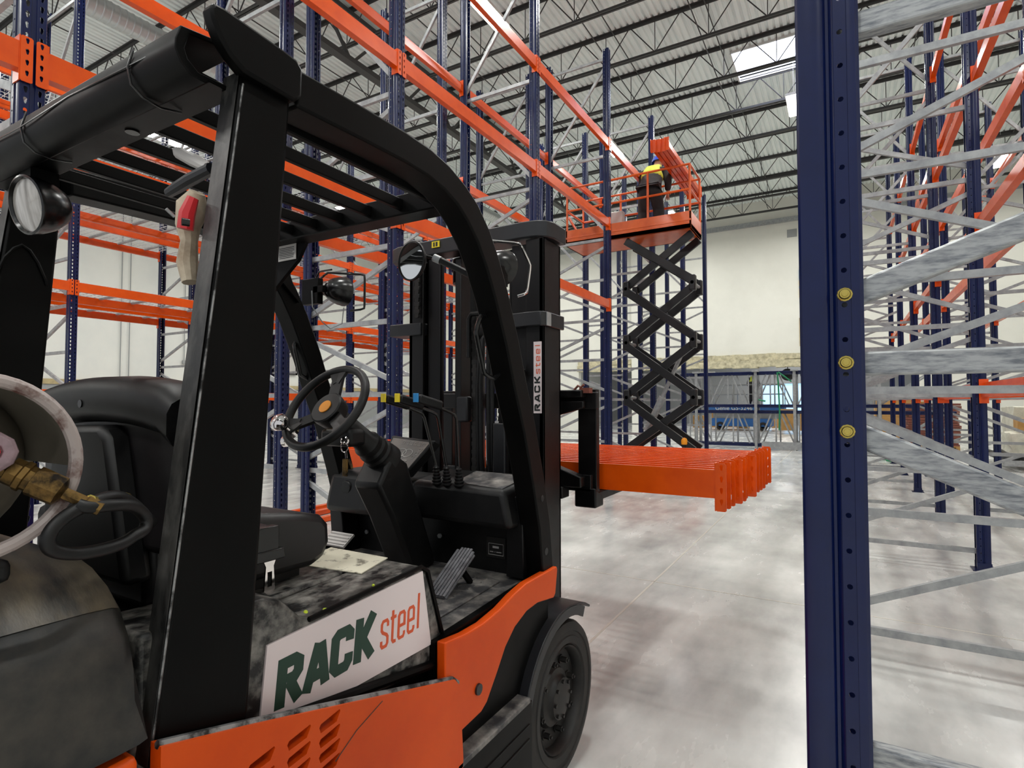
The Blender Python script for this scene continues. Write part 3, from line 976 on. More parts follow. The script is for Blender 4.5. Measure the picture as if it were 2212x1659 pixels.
# guard label on a corner gusset at the front left
b = MB().prism([(1.36, 2.09), (1.36, 1.99), (1.42, 1.98), (1.56, 1.86), (1.5, 2.0)], -1.94, -1.92, 'x')
b.prism([(-1.94, 2.09), (-1.66, 2.09), (-1.67, 2.03), (-1.71, 1.97), (-1.78, 1.92), (-1.86, 1.86), (-1.94, 1.80)], 1.379, 1.394, 'y')
gs = fl('gusset', b, 'black', .002)
gl = fl('warning_label', MB().box(-1.812, -1.715, 1.374, 1.3765, 1.975, 2.05), 'ltgrey', 0, 'white printed warning label', gs)
m = MB()
for i in range(7):
    m.box(-1.806, -1.722 - random.uniform(.0, .015), 1.373, 1.3742, 2.02 - i * .006, 2.022 - i * .006)
m.box(-1.80, -1.73, 1.373, 1.3742, 2.032, 2.042)
fl('label_print', m, 'ink', 0, None, gs)

# work lamps
def lamp(p, ax, r, nm, parent=FL, cage=False, lens=True):
    p, ax = Vector(p), Vector(ax).normalized()
    b = MB().lathe([(-.085, 0), (-.083, r * .35), (-.07, r * .62), (-.045, r * .85), (-.015, r * .99), (.0, r), (.004, r * 1.03), (.010, r * 1.03), (.012, r * .96), (.006, r * .9)], p, ax, 32)
    o = obj('work_lamp', b, 'blackgloss', parent, 0, nm)
    if lens:
        b = MB().lathe([(.004, r * .92), (.0075, r * .6), (.009, 0)], p, ax, 32)
        obj('lamp_lens', b, 'glass', o, 0, 'ribbed glass lens')
    return o
lamp((-1.735, .60, 1.940), (.12, -.97, -.2), .070, 'round black work lamp facing the rear')
fl('lamp_bracket', MB().tube([(-1.77, .64, 2.03), (-1.77, .645, 2.005), (-1.75, .64, 1.99)], .008, 6).box(-1.80, -1.74, .60, .66, 2.0, 2.04), 'black')
l1 = lamp((-1.885, 1.76, 1.937), (.15, 1, 0), .062, 'black work lamp seen from behind')
fl('lamp_bracket', MB().box(-2.03, -1.93, 1.66, 1.69, 1.875, 1.985).box(-1.96, -1.90, 1.66, 1.74, 1.92, 1.95), 'black', .002)
def loop(pts, r, seg=8, name='grab_handle', mt='blackgloss', parent=None, closed=False):
    # round the corners a little
    P = [Vector(p) for p in pts]
    out = [P[0]]
    for a, c, d in zip(P, P[1:], P[2:]):
        out += [c.lerp(a, min(.35, .02 / max((c - a).length, 1e-4))), c.lerp(c.lerp(a, .1).lerp(c.lerp(d, .1), .5), .5), c.lerp(d, min(.35, .02 / max((c - d).length, 1e-4)))]
    out.append(P[-1])
    return fl(name, MB().tube(out, r, seg, closed), mt, 0, None, parent)
loop([(-1.97, 1.70, 1.985), (-1.95, 1.73, 2.022), (-1.88, 1.80, 2.022), (-1.805, 1.81, 2.012), (-1.805, 1.81, 1.86), (-1.87, 1.79, 1.855)], .005, name='lamp_guard')
loop([(-2.0, 1.70, 1.97), (-1.97, 1.70, 2.022), (-1.89, 1.70, 2.022)], .004, name='lamp_guard')
l2 = lamp((-1.06, 1.75, 1.94), (.2, 1, 0), .062, 'black work lamp behind the front pillar')
loop([(-1.05, 1.66, 2.015), (-.955, 1.69, 2.0), (-.935, 1.73, 1.93), (-.945, 1.72, 1.83), (-.97, 1.70, 1.82)], .005, name='lamp_guard', mt='chrome')
loop([(-1.10, 1.62, 1.92), (-1.10, 1.63, 1.985), (-1.07, 1.64, 1.99)], .005, name='lamp_guard', mt='chrome')
fl('lamp_bracket', MB().box(-1.06, -1.02, 1.60, 1.72, 1.86, 1.93), 'black', .002)
fl('lamp_cable', MB().tube([(-1.96, 1.655, 1.93), (-1.955, 1.655, 1.86), (-1.945, 1.70, 1.80), (-1.94, 1.74, 1.775), (-1.91, 1.78, 1.80), (-1.90, 1.78, 1.87)], .0025, 6), 'galv')
# mirror with arm
mr = fl('rear_view_mirror', MB().lathe([(-.03, 0), (-.028, .03), (-.012, .058), (0, .068), (.008, .0685), (.010, .064), (.004, .062)], (-1.272, 1.50, 1.937), (-.16, -.98, -.03), 36), 'blackmatt')
fl('mirror_glass', MB().lathe([(.006, .0625), (.009, .03), (.010, 0)], (-1.272, 1.50, 1.937), (-.16, -.98, -.03), 36), 'mirror', 0, None, mr)
fl('mirror_arm', MB().tube([(-1.0, 1.555, 1.845), (-1.04, 1.55, 1.862), (-1.175, 1.515, 1.935)], .0115, 12).tube([(-1.175, 1.515, 1.935), (-1.235, 1.512, 1.955)], .005, 8)
   .lathe([(-.02, .017), (.02, .017), (.02, 0)], (-.985, 1.555, 1.845), (1, 0, 0), 14), 'blackmatt', 0, None, mr)
fl('arm_collar', MB().tube([(-1.165, 1.518, 1.929), (-1.188, 1.512, 1.941)], .0135, 12), 'galv', 0, 'bright collar', mr)
# grab handles
loop([(-1.0, 1.63, 1.745), (-1.02, 1.545, 1.735), (-1.02, 1.515, 1.68), (-1.02, 1.565, 1.545), (-1.015, 1.62, 1.53), (-1.0, 1.685, 1.575)], .008)
loop([(-1.98, 1.68, 1.745), (-1.97, 1.60, 1.735), (-1.97, 1.575, 1.69), (-1.97, 1.61, 1.565), (-1.97, 1.66, 1.545), (-1.98, 1.75, 1.57)], .008)

# seat
b = MB().prism([(.62, 1.05), (.62, 1.20), (.70, 1.212), (1.0, 1.165), (1.065, 1.150), (1.088, 1.125), (1.092, 1.075), (1.075, 1.035), (1.03, 1.02), (.62, 1.03)], -1.72, -1.205, 'x')
fl('seat_cushion', b, 'seat', .022, 'black vinyl seat cushion')
fl('seat_base', MB().box(-1.69, -1.24, .60, 1.02, .985, 1.03), 'blackmatt', .005)
# backrest: rounded shell seen from behind
cols_ = 14
b = MB()
def br_outline(k, grow=0.0):
    pts = []
    xc, hwid = -1.365, .30
    for i in range(cols_ + 1):
        t = -1 + 2 * i / cols_
        pts.append((xc + t * (hwid + grow), 1.497 - .030 * t * t - .015 * max(0, abs(t) - .88) / .12 + grow))
    return pts
top = br_outline(0)
secY = [(.575, 0), (.592, .0), (.66, 0), (.70, -.01)]
outl = [(top[0][0] + .01, 1.15)] + top + [(top[-1][0] - .01, 1.15)]
b.prism([(x, z) for x, z in outl], .61, .70, 'y')
fl('seat_backrest', b, 'seat', .02, 'black seat backrest with rounded top')
cap = [(x, z + .004) for x, z in top]
b = MB()
prev = None
prof = [(.700, -.02), (.690, .004), (.655, .012), (.605, .008), (.585, -.004), (.576, -.022), (.576, -.062), (.588, -.082), (.612, -.088)]
rings = [[b.bm.verts.new((x, y, z + dz)) for y, dz in prof] for x, z in top]
for A, B in zip(rings, rings[1:]):
    for i in range(len(prof) - 1):
        b.bm.faces.new((A[i], A[i + 1], B[i + 1], B[i]))
b.bm.faces.new(rings[0]); b.bm.faces.new(rings[-1][::-1])
bk = fl('backrest_cap', b, 'blackmatt', 0, 'smooth black shell band across the backrest top', angle=50)
fl('moulded_hole', MB().lathe([(0, .0085), (.0015, .0085), (.0015, 0)], (-1.392, .5755, 1.448), (0, -1, 0), 14), 'blackgloss', 0, None, bk)
b = MB().prism([(-1.48, 1.40), (-1.29, 1.405), (-1.26, 1.38), (-1.175, 1.10), (-1.56, 1.10)], .565, .62, 'y')
fl('backrest_pad', b, 'blackmatt', .014, 'raised panel on the back of the seat')
bk = fl('seat_belt', MB().grid8([(-1.215, .80, 1.165), (-1.215, .86, 1.165), (-1.15, .865, 1.16), (-1.15, .805, 1.16), (-1.215, .80, 1.17), (-1.215, .86, 1.17), (-1.15, .865, 1.165), (-1.15, .805, 1.165)])
   .box(-1.165, -1.14, .82, .878, 1.10, 1.165).box(-1.17, -1.135, .812, .89, 1.088, 1.112), 'blackgloss', .004, 'black seat belt hanging over the seat edge')
m = MB().plate([(.836, 1.09), (.868, 1.09), (.862, 1.076), (.866, 1.022), (.858, 1.014), (.846, 1.014), (.838, 1.022), (.842, 1.076)], [[(.846, 1.064), (.858, 1.064), (.858, 1.03), (.846, 1.03)]], (-1.142, 0, 0), (0, 1, 0), (0, 0, 1), .004)
fl('buckle_tongue', m, 'chrome', 0, 'chrome buckle tongue', bk)

# floor, skirts, step, fenders
b = MB().box(-2.0, -1.0, 1.26, 1.96, .75, .79)
fl('floor_plate', b, 'dusty', .003)
b = MB().grid8([(-1.30, 1.34, .789), (-1.07, 1.34, .789), (-1.10, 1.80, .789), (-1.34, 1.88, .789), (-1.30, 1.34, .797), (-1.07, 1.34, .797), (-1.10, 1.80, .797), (-1.34, 1.88, .797)])
fm = fl('floor_mat', b, 'dusty', .003, 'dusty rubber floor mat')
m = MB()
for i in range(4):
    for j in range(5):
        x, y = -1.27 + i * .045, 1.40 + j * .085
        m.tube([(x - .01, y, .797), (x - .014, y + .045, .797)], .004, 6)
fl('mat_rib', m, 'dusty', 0, None, fm)
sk = [(1.26, .797), (1.36, .786), (1.45, .785), (1.55, .798), (1.63, .818), (1.72, .832), (1.955, .832), (1.962, .82), (1.945, .735), (1.93, .722), (1.80, .742), (1.72, .738), (1.64, .712), (1.58, .67), (1.525, .605), (1.47, .545), (1.44, .53), (1.26, .52)]
for s in (1, -1):
    xo = -.945 if s > 0 else -2.055
    sp = fl('side_skirt', MB().prism(sk, min(xo, xo - s * .03), max(xo, xo - s * .03), 'x'), 'torange', .004, 'orange skirt sweeping up to the front pillar')
    if s > 0:
        fl('rubber_plug', MB().lathe([(0, .017), (.006, .016), (.006, 0)], (-.945, 1.42, .605), (1, 0, 0), 14), 'blackgloss', 0, None, sp)
    fl('inner_side_wall', MB().prism([(1.26, .79), (1.95, .82), (1.95, .45), (1.26, .36)], min(xo - s * .035, xo - s * .06), max(xo - s * .035, xo - s * .06), 'x'), 'black')
    fl('step', MB().box(min(xo + s * .015, xo - s * .17), max(xo + s * .015, xo - s * .17), 1.30, 1.72, .435, .452), 'dusty', .003, 'worn tread plate step')
    fl('step_side', MB().box(min(xo + s * .01, xo - s * .02), max(xo + s * .01, xo - s * .02), 1.28, 1.74, .2, .434).box(min(xo + s * .013, xo), max(xo + s * .013, xo), 1.3, 1.72, .31, .318).box(min(xo + s * .013, xo), max(xo + s * .013, xo), 1.3, 1.72, .36, .366), 'black', .003)
    # fender: sheet arc over the wheel
    cyw, czw = 2.05, .295
    b = MB()
    A = []
    xi = xo - s * .21
    for i in range(17):
        a = math.radians(52 + i * 8.2)
        r0, r1 = .345 + (.02 if i < 3 else 0) * (3 - i) / 3, .355 + (.02 if i < 3 else 0) * (3 - i) / 3
        A.append([b.bm.verts.new((xx, cyw + rr_ * math.cos(a), czw + rr_ * math.sin(a))) for xx, rr_ in ((xo, r0), (xi, r0), (xi, r1), (xo, r1))])
    for P, Q in zip(A, A[1:]):
        for k in range(4):
            l = (k + 1) % 4
            b.bm.faces.new((P[k], P[l], Q[l], Q[k]))
    b.bm.faces.new(A[0]); b.bm.faces.new(A[-1][::-1])
    fl('fender', b, 'dusty' if False else 'greysteel', .003, 'dark curved fender over the front wheel')
    b = MB()
    # fender inner side apron down to step
    ap = [(cyw + .352 * math.cos(math.radians(a)), czw + .352 * math.sin(math.radians(a))) for a in range(60, 184, 8)]
    ap += [(1.70, .2), (1.74, .2)] + [(cyw + .31 * math.cos(math.radians(a)), czw + .31 * math.sin(math.radians(a))) for a in range(180, 56, -8)]
    fl('fender_lip', MB().prism(ap, min(xo - s * .012, xo), max(xo - s * .012, xo), 'x'), 'greysteel', .002)
# frame between skirt and fender
fl('front_frame', MB().prism([(1.60, .70), (1.93, .72), (1.93, .62), (1.86, .60), (1.78, .50), (1.70, .45), (1.5, .45)], -1.16, -.985, 'x').prism([(1.60, .70), (1.93, .72), (1.93, .62), (1.86, .60), (1.78, .50), (1.70, .45), (1.5, .45)], -2.015, -1.84, 'x'), 'black', .003)

# wheels
def wheel(name, x, y, z, r, wd, s, big=True):
    ax = Vector((s, 0, 0))
    o = Vector((x, y, z))
    prof = [(-wd, r * .62), (-wd, r * .93), (-wd + .02, r), (-.02, r), (-.006, r * .97), (0, r * .92), (.001, r * .86), (-.004, r * .85), (-.004, r * .80), (.0, r * .79), (-.003, r * .70), (-.012, r * .68)]
    t = obj(name, MB().lathe(prof, o, ax, 56), 'tyre', FL, 0, 'worn solid rubber tyre')
    rim = [(-.012, r * .68), (-.006, r * .665), (-.014, r * .64), (-.05, r * .62), (-.06, r * .40), (-.04, r * .36), (-.035, r * .30), (-.03, r * .28), (-.012, r * .26), (-.008, r * .2), (-.008, 0)]
    q = obj('wheel_rim', MB().lathe(rim, o, ax, 40), 'rim', t)
    for k in range(8):
        a = 2 * PI * k / 8 + .2
        c = o + Vector((0, math.cos(a) * r * .47, math.sin(a) * r * .47))
        obj('lug_nut', MB().lathe([(-.058, .018), (-.05, .018), (-.05, .011), (-.026, .011), (-.024, .006), (-.018, .006), (-.018, 0)], c, ax, 6), 'rim', q)
    for k in range(8):
        a = 2 * PI * k / 8
        c = o + Vector((0, math.cos(a) * r * .225, math.sin(a) * r * .225))
        obj('hub_bolt', MB().lathe([(-.012, .007), (-.002, .007), (-.002, 0)], c, ax, 6), 'rim', q)
    return t
wheel('front_wheel', -.958, 2.05, .293, .293, .2, 1)
wheel('front_wheel', -2.042, 2.05, .293, .293, .2, -1)
wheel('rear_wheel', -1.0, .25, .24, .24, .15, 1)
wheel('rear_wheel', -2.0, .25, .24, .24, .15, -1)
fl('axle', MB().tube([(-1.95, 2.05, .293), (-1.05, 2.05, .293)], .07, 12).tube([(-1.95, .25, .24), (-1.05, .25, .24)], .05, 12), 'black')

# cowl, dash, bulkhead
fl('bulkhead', MB().prism([(1.90, .78), (1.965, .78), (1.965, 1.1), (1.90, 1.1)], -1.98, -1.03, 'x').prism([(-1.1, .8), (-1.025, .8), (-1.03, 1.1), (-1.1, 1.1)], 1.84, 1.9, 'y'), 'blackmatt', .004)
fl('bulkhead_rib', MB().tube([(-1.62, 1.895, .80), (-1.60, 1.895, 1.02)], .008, 6).tube([(-1.77, 1.895, .82), (-1.74, 1.895, 1.02)], .008, 6).tube([(-1.93, 1.895, .82), (-1.95, 1.895, 1.02)], .012, 6), 'greysteel')
b = MB().grid8([(-1.56, 1.78, .99), (-1.045, 1.78, .985), (-1.035, 2.02, .985), (-1.56, 2.02, .99), (-1.52, 1.80, 1.135), (-1.075, 1.775, 1.128), (-1.055, 2.02, 1.165), (-1.52, 2.02, 1.165)])
fl('dashboard', b, 'blackmatt', .022, 'moulded black dashboard shelf')
b = MB().grid8([(-1.33, 1.83, 1.128), (-1.09, 1.80, 1.128), (-1.08, 1.96, 1.158), (-1.33, 1.98, 1.158), (-1.33, 1.83, 1.137), (-1.09, 1.80, 1.134), (-1.08, 1.96, 1.164), (-1.33, 1.98, 1.167)])
fl('dash_tray', b, 'dusty', .008, 'dusty tray on the dashboard')
b = MB().grid8([(-2.0, 1.76, .97), (-1.50, 1.76, .97), (-1.50, 2.02, .97), (-2.0, 2.02, .97), (-1.995, 1.80, 1.15), (-1.5, 1.80, 1.14), (-1.5, 2.02, 1.14), (-1.995, 2.02, 1.15)])
fl('left_cowl', b, 'blackmatt', .03)
b = MB().prism([(-1.98, .80), (-1.90, .80), (-1.93, 1.0), (-2.0, 1.0)], 1.80, 1.9, 'y')
b.lathe([(0, .03), (.01, .03), (.012, 0)], (-1.88, 1.79, 1.08), (0, -1, 0), 16)
fl('cowl_trim', b, 'blackmatt', .004)
for px_, pz_ in ((-1.86, .87), (-1.33, .84), (-1.45, .90)):
    fl('panel_bolt', MB().lathe([(0, .010), (.008, .010), (.008, 0)], (px_, 1.895, pz_), (0, -1, 0), 6), 'galv')
pl_ = fl('maker_plate', MB().box(-1.222, -1.135, 1.895, 1.899, .845, .925), 'blackgloss')
m = MB().tube([(-1.212, 1.8945, .90), (-1.145, 1.8945, .90), (-1.145, 1.8945, .857), (-1.212, 1.8945, .857)], .0012, 4, True)
m.box(-1.193, -1.165, 1.8935, 1.8948, .883, .891).box(-1.205, -1.19, 1.8935, 1.8948, .867, .870).box(-1.184, -1.181, 1.8935, 1.8948, .867, .870).box(-1.176, -1.153, 1.8935, 1.8948, .867, .870)
fl('plate_print', m, 'ltgrey', 0, None, pl_)
# pedals
m = MB()
pa, pb = Vector((-1.185, 1.53, .80)), Vector((-1.185, 1.70, .905))
d = (pb - pa).normalized()
sd = Vector((1, 0, 0))
up = sd.cross(d)
for i in range(6):
    o_ = pa + sd * (-.0325 + .013 * i)
    lift = .012 * (0 if i in (0, 5) else 1)
    m.bar(o_ + up * .01, o_ + d * (.205 + lift) + up * .01, .0095, .006, tuple(up))
m.bar(pa, pb, .078, .008, tuple(up))
fl('accelerator_pedal', m, 'pedal', .001, 'long ribbed accelerator pedal')
fl('pedal_arm', MB().tube([(-1.185, 1.66, .87), (-1.18, 1.72, .80)], .012, 8), 'black')
m = MB().grid8([(-1.93, 1.70, .845), (-1.80, 1.70, .845), (-1.80, 1.76, .885), (-1.93, 1.76, .885), (-1.93, 1.695, .853), (-1.80, 1.695, .853), (-1.80, 1.755, .893), (-1.93, 1.755, .893)])
for i in range(4):
    m.box(-1.925, -1.805, 1.70 + i * .014, 1.706 + i * .014, .857 + i * .0095, .862 + i * .0095)
fl('brake_pedal', m, 'ltgrey', 0, 'light grey ribbed brake pedal')
fl('yellow_tab', MB().box(-1.55, -1.525, 1.80, 1.81, .84, .87), 'yellow', .002)

# steering column and wheel
cdir = Vector((0, .819, -.574)).normalized()    # column axis, downwards
hub = Vector((-1.5, 1.345, 1.425))
axis = -cdir
b = MB().lathe([(.02, .022), (.05, .03), (.06, .036), (.20, .042), (.215, .052), (.24, .050), (.25, .056), (.27, .054), (.28, .06), (.30, .058), (.31, .063), (.34, .066), (.35, 0)], hub, cdir, 20)
sc_col = fl('steering_column', b, 'blackmatt')
fl('column_base', MB().prism([(1.52, 1.15), (1.60, 1.27), (1.68, 1.22), (1.86, .80), (1.72, .78), (1.60, 1.02)], -1.57, -1.44, 'x'), 'blackmatt', .015, 'moulded black column base')
fl('column_cover', MB().box(-1.575, -1.43, 1.37, 1.45, 1.30, 1.36), 'blackmatt', .015, None, sc_col)
fl('horn_button_stalk', MB().tube([(-1.55, 1.40, 1.36), (-1.62, 1.38, 1.395)], .006, 8).lathe([(0, .013), (.02, .013), (.02, 0)], (-1.61, 1.38, 1.39), (-1, -.2, .3), 10), 'yellow', 0, None, sc_col)
e1 = Vector((1, 0, 0)); e2 = axis.cross(e1).normalized()
RW = .158
pts = [hub + axis * .02 + (e1 * math.cos(2 * PI * k / 56) + e2 * math.sin(2 * PI * k / 56)) * RW for k in range(56)]
b = MB().tube(pts, .0145, 12, True)
for ang, w0 in ((100, .046), (215, .04), (328, .046)):
    a = math.radians(ang)
    dr = e1 * math.cos(a) + e2 * math.sin(a)
    b.bar(hub + dr * .03 - axis * .004, hub + dr * (RW - .008) + axis * .018, w0, .012, tuple(axis))
    for sgn in (-1, 1):     # flared spoke root
        a2 = math.radians(ang + sgn * 9)
        d2 = e1 * math.cos(a2) + e2 * math.sin(a2)
        b.bar(hub + dr * (RW - .05) + axis * .012, hub + d2 * (RW - .004) + axis * .02, .03, .011, tuple(axis))
swl = fl('steering_wheel', b, 'blackmatt', 0, 'black three-spoke steering wheel')
fl('hub_cover', MB().lathe([(-.03, .055), (.0, .06), (.016, .06), (.02, .055), (.022, 0)], hub, axis, 32), 'blackmatt', 0, None, swl)
fl('hub_badge', MB().lathe([(.0215, .024), (.024, .0235), (.0245, 0)], hub, axis, 24), 'amber', 0, 'orange-yellow round hub badge', swl)
a = math.radians(222)
kb = hub + (e1 * math.cos(a) + e2 * math.sin(a)) * (RW - .012) + axis * .02
fl('spinner_knob', MB().lathe([(-.02, .022), (-.005, .022), (0, .012), (.02, .012), (.03, .02), (.045, .03), (.058, .03), (.068, .02), (.072, 0)], kb, axis, 24)
   .lathe([(0, .0), (.004, .018), (.02, .02), (.03, .012), (.034, 0)], kb - e2 * .03 - axis * .02, e1 * -1, 14), 'chrome', 0, 'chrome spinner knob', swl)
# ignition key and fob
ky = fl('ignition_switch', MB().lathe([(-.02, .014), (0, .014), (.004, .01), (.004, 0)], (-1.415, 1.335, 1.325), (.6, -.8, .1), 16), 'chrome', 0, 'chrome ignition switch', sc_col)
fl('key_ring', MB().tube([(-1.405 + .016 * math.cos(k * PI / 8), 1.325, 1.305 + .016 * math.sin(k * PI / 8)) for k in range(16)], .0018, 6, True)
   .tube([(-1.398, 1.325, 1.29), (-1.395, 1.325, 1.27)], .004, 6), 'chrome', 0, None, ky)
fl('key_fob', MB().box(-1.408, -1.388, 1.318, 1.326, 1.212, 1.268), 'brass', .002, 'brass key fob', ky)
fl('key', MB().bar((-1.382, 1.322, 1.268), (-1.366, 1.322, 1.238), .003, .007), 'brass', 0, None, ky)
# instrument display
P1, P2, P3, P4 = Vector((-1.66, 1.735, 1.175)), Vector((-1.50, 1.735, 1.168)), Vector((-1.405, 1.80, 1.30)), Vector((-1.63, 1.80, 1.315))
nn = (P2 - P1).cross(P4 - P1).normalized()
b = MB().grid8([P1 - nn * .05, P2 - nn * .05, P3 - nn * .05, P4 - nn * .05, P1, P2, P3, P4])
dsp = fl('instrument_panel', b, 'blackmatt', .006, 'angled instrument panel')
def dp(u, v, t=.0):
    a_ = P1.lerp(P2, u); c_ = P4.lerp(P3, u)
    return a_.lerp(c_, v) + nn * t
b = MB().grid8([dp(.06, .05), dp(.94, .05), dp(.94, .93), dp(.06, .93), dp(.06, .05, .001), dp(.94, .05, .001), dp(.94, .93, .001), dp(.06, .93, .001)])
fl('display_face', b, 'display', 0, None, dsp)
m = MB()
def sq(u0, v0, u1, v1, r=.0008):
    m.tube([dp(u0, v0, .0016), dp(u1, v0, .0016), dp(u1, v1, .0016), dp(u0, v1, .0016)], r, 4, True)
for i in range(6): sq(.34 + i * .095, .80, .40 + i * .095, .88)
for j in range(3): sq(.83 - j * .02, .66 - j * .11, .90 - j * .02, .73 - j * .11)
sq(.22, .27, .74, .36)
m.tube([dp(.46 + .115 * math.cos(t) * 1.0, .56 + .11 * math.sin(t), .0016) for t in [k * PI / 8 for k in range(16)]], .0012, 4, True)
m.tube([dp(.62 + .115 * math.cos(t) * 1.0, .56 + .11 * math.sin(t), .0016) for t in [k * PI / 8 for k in range(16)]], .0012, 4, True)
for i in range(6): sq(.12 + i * .10, .11, .17 + i * .10, .17)
fl('display_print', m, 'ltgrey', 0, None, dsp)

# control levers
for k, (bx, kx, ex, mt_, nm_) in enumerate(((-1.397, -1.474, -1.423, 'yellow', 'yellow'), (-1.347, -1.406, -1.355, 'yellow', 'yellow'), (-1.288, -1.318, -1.268, 'cyan', 'blue'))):
    b = MB().tube([(bx, 1.80, 1.19), (ex - .004, 1.76, 1.39), (ex - .006, 1.748, 1.406), (ex - .012, 1.735, 1.413), (kx + .02, 1.66, 1.44), (kx + .01, 1.63, 1.452)], .006, 8)
    lv_ = fl('control_lever', b, 'blackgloss', 0, 'hydraulic lever with %s tab' % nm_)
    b = MB().bar((kx - .010, 1.600, 1.466), (kx + .030, 1.690, 1.438), .026, .034)
    fl('lever_knob', b, 'blackmatt', .008, None, lv_)
    b = MB().box(kx - .021, kx + .001, 1.586, 1.592, 1.452, 1.484)
    tb = fl('knob_tab', b, mt_, .001, '%s icon tab' % nm_, lv_)
    pf = []
    for i in range(6):
        z_ = i * .012
        pf += [(z_, .020 - i * .0018), (z_ + .006, .022 - i * .0018), (z_ + .009, .0165 - i * .0016)]
    pf += [(.076, .006), (.08, 0)]
    fl('rubber_boot', MB().lathe([(0, 0)] + pf, (bx + .002, 1.80, 1.128), (-.03, -.05, 1), 18), 'blackmatt', 0, None, lv_)

# mast
def mast_rail(cx, x0, x1):
    b = MB()
    # outer C channel and inner rail
    b.box(x0, x1, 2.15, 2.165, .12, 2.14).box(x0, x1, 2.30, 2.315, .12, 2.14)
    xs = x0 if cx < -1.5 else x1 - .02
    b.box(xs, xs + .02, 2.15, 2.315, .12, 2.14)
    return b
fl('outer_mast_rail', MB().box(-1.185, -1.10, 2.15, 2.165, .12, 2.16).box(-1.12, -1.10, 2.15, 2.32, .12, 2.16).box(-1.185, -1.10, 2.305, 2.32, .12, 2.16), 'steelblk', .002)
fl('outer_mast_rail', MB().box(-1.84, -1.755, 2.15, 2.165, .12, 2.16).box(-1.84, -1.82, 2.15, 2.32, .12, 2.16).box(-1.84, -1.755, 2.305, 2.32, .12, 2.16), 'steelblk', .002)
fl('inner_mast_rail', MB().box(-1.27, -1.19, 2.175, 2.185, .14, 2.15).box(-1.20, -1.19, 2.175, 2.29, .14, 2.15), 'steelblk', .002)
fl('inner_mast_rail', MB().box(-1.75, -1.67, 2.175, 2.185, .14, 2.15).box(-1.75, -1.74, 2.175, 2.29, .14, 2.15), 'steelblk', .002)
# top plate (open D shape)
tp = [(-2.005, 2.30), (-2.015, 2.24), (-1.99, 2.19), (-1.93, 2.165), (-1.84, 2.155), (-1.60, 2.15), (-1.35, 2.135), (-1.20, 2.13), (-1.125, 2.14), (-1.09, 2.165), (-1.075, 2.21), (-1.075, 2.33), (-1.19, 2.33), (-1.20, 2.26), (-1.75, 2.26), (-1.76, 2.33), (-1.98, 2.33)]
fl('mast_top_plate', MB().prism(tp, 2.165, 2.238, 'z'), 'greysteel', .006, 'dark grey curved mast top plate')
fl('caution_sticker', MB().box(-1.70, -1.655, 2.145, 2.149, 2.195, 2.225), 'yellow')
fl('sticker_print', MB().box(-1.69, -1.682, 2.143, 2.146, 2.2, 2.22).box(-1.675, -1.665, 2.143, 2.146, 2.2, 2.22), 'ink')
fl('mast_crossband', MB().box(-1.955, -1.76, 2.135, 2.25, 1.778, 1.838), 'greysteel', .004)
fl('mast_crossband', MB().prism([(-1.29, 2.14), (-1.16, 2.12), (-1.10, 2.125), (-1.085, 2.15), (-1.085, 2.33), (-1.10, 2.33), (-1.12, 2.165), (-1.29, 2.165)], 1.778, 1.84, 'z'), 'greysteel', .004)
fl('band_end', MB().box(-1.086, -1.082, 2.15, 2.19, 1.78, 1.838), 'galv')
for x in (-1.30, -1.79):
    fl('lift_cylinder', MB().tube([(x, 2.24, .2), (x, 2.24, 1.80)], .032, 16).tube([(x, 2.24, 1.8), (x, 2.24, 2.15)], .018, 12).tube([(x, 2.24, 1.78), (x, 2.24, 1.83)], .038, 16), 'steelblk')
fl('centre_cylinder', MB().tube([(-1.62, 2.36, .35), (-1.62, 2.36, 2.12)], .075, 20).tube([(-1.62, 2.36, 2.05), (-1.62, 2.36, 2.17)], .09, 20), 'steelblk')
fl('inner_mast_rail', MB().box(-1.60, -1.565, 2.20, 2.28, .3, 2.14), 'blackmatt', .003)
# chains
for (cx, cy, z0, z1) in ((-1.485, 2.20, .85, 1.84), (-1.775, 2.13, 1.86, 2.12), (-1.39, 2.28, .85, 1.70)):
    m = MB()
    z = z0; i = 0
    while z < z1:
        wdt = .015 if i % 2 else .011
        m.box(cx - wdt, cx + wdt, cy - .006, cy + .006, z, z + .021)
        z += .019; i += 1
    fl('lift_chain', m, 'greysteel' if False else 'rim', .002, 'greasy leaf chain')
fl('chain_pulley', MB().lathe([(-.018, 0), (-.018, .055), (-.012, .05), (.012, .05), (.018, .055), (.018, 0)], (-1.44, 2.22, 1.79), (1, .05, 0), 24), 'steelblk')
fl('pulley_bracket', MB().tube([(-1.50, 2.17, 1.66), (-1.50, 2.17, 1.84), (-1.485, 2.17, 1.862), (-1.36, 2.17, 1.862), (-1.34, 2.17, 1.84), (-1.34, 2.17, 1.74)], .012, 8), 'blackmatt')
for i, (x, y, z1) in enumerate(((-1.445, 2.17, 1.82), (-1.425, 2.165, 1.84), (-1.375, 2.15, 2.05), (-1.355, 2.15, 2.03))):
    fl('hydraulic_hose', MB().tube([(x + .02, y + .03, z1 - .05), (x + .008, y, z1 - .10), (x - .004, y, z1 - .30), (x, y, 1.2), (x + .02 + .01 * i, y, .9)], .0105, 8), 'blackmatt')
fl('guide_rod', MB().tube([(-1.405, 2.18, 1.05), (-1.405, 2.18, 1.62)], .0045, 6), 'chrome', 0, 'thin bright rod')
fl('mast_bracket', MB().box(-1.565, -1.50, 2.16, 2.20, 1.36, 1.48).box(-1.86, -1.84, 2.17, 2.25, 1.55, 1.6), 'greysteel', .008)
fl('tilt_bracket', MB().tube([(-1.20, 2.10, 1.58), (-1.20, 2.145, 1.58)], .02, 10).tube([(-1.20, 2.12, 1.54), (-1.20, 2.12, 1.62)], .008, 8), 'steelblk')
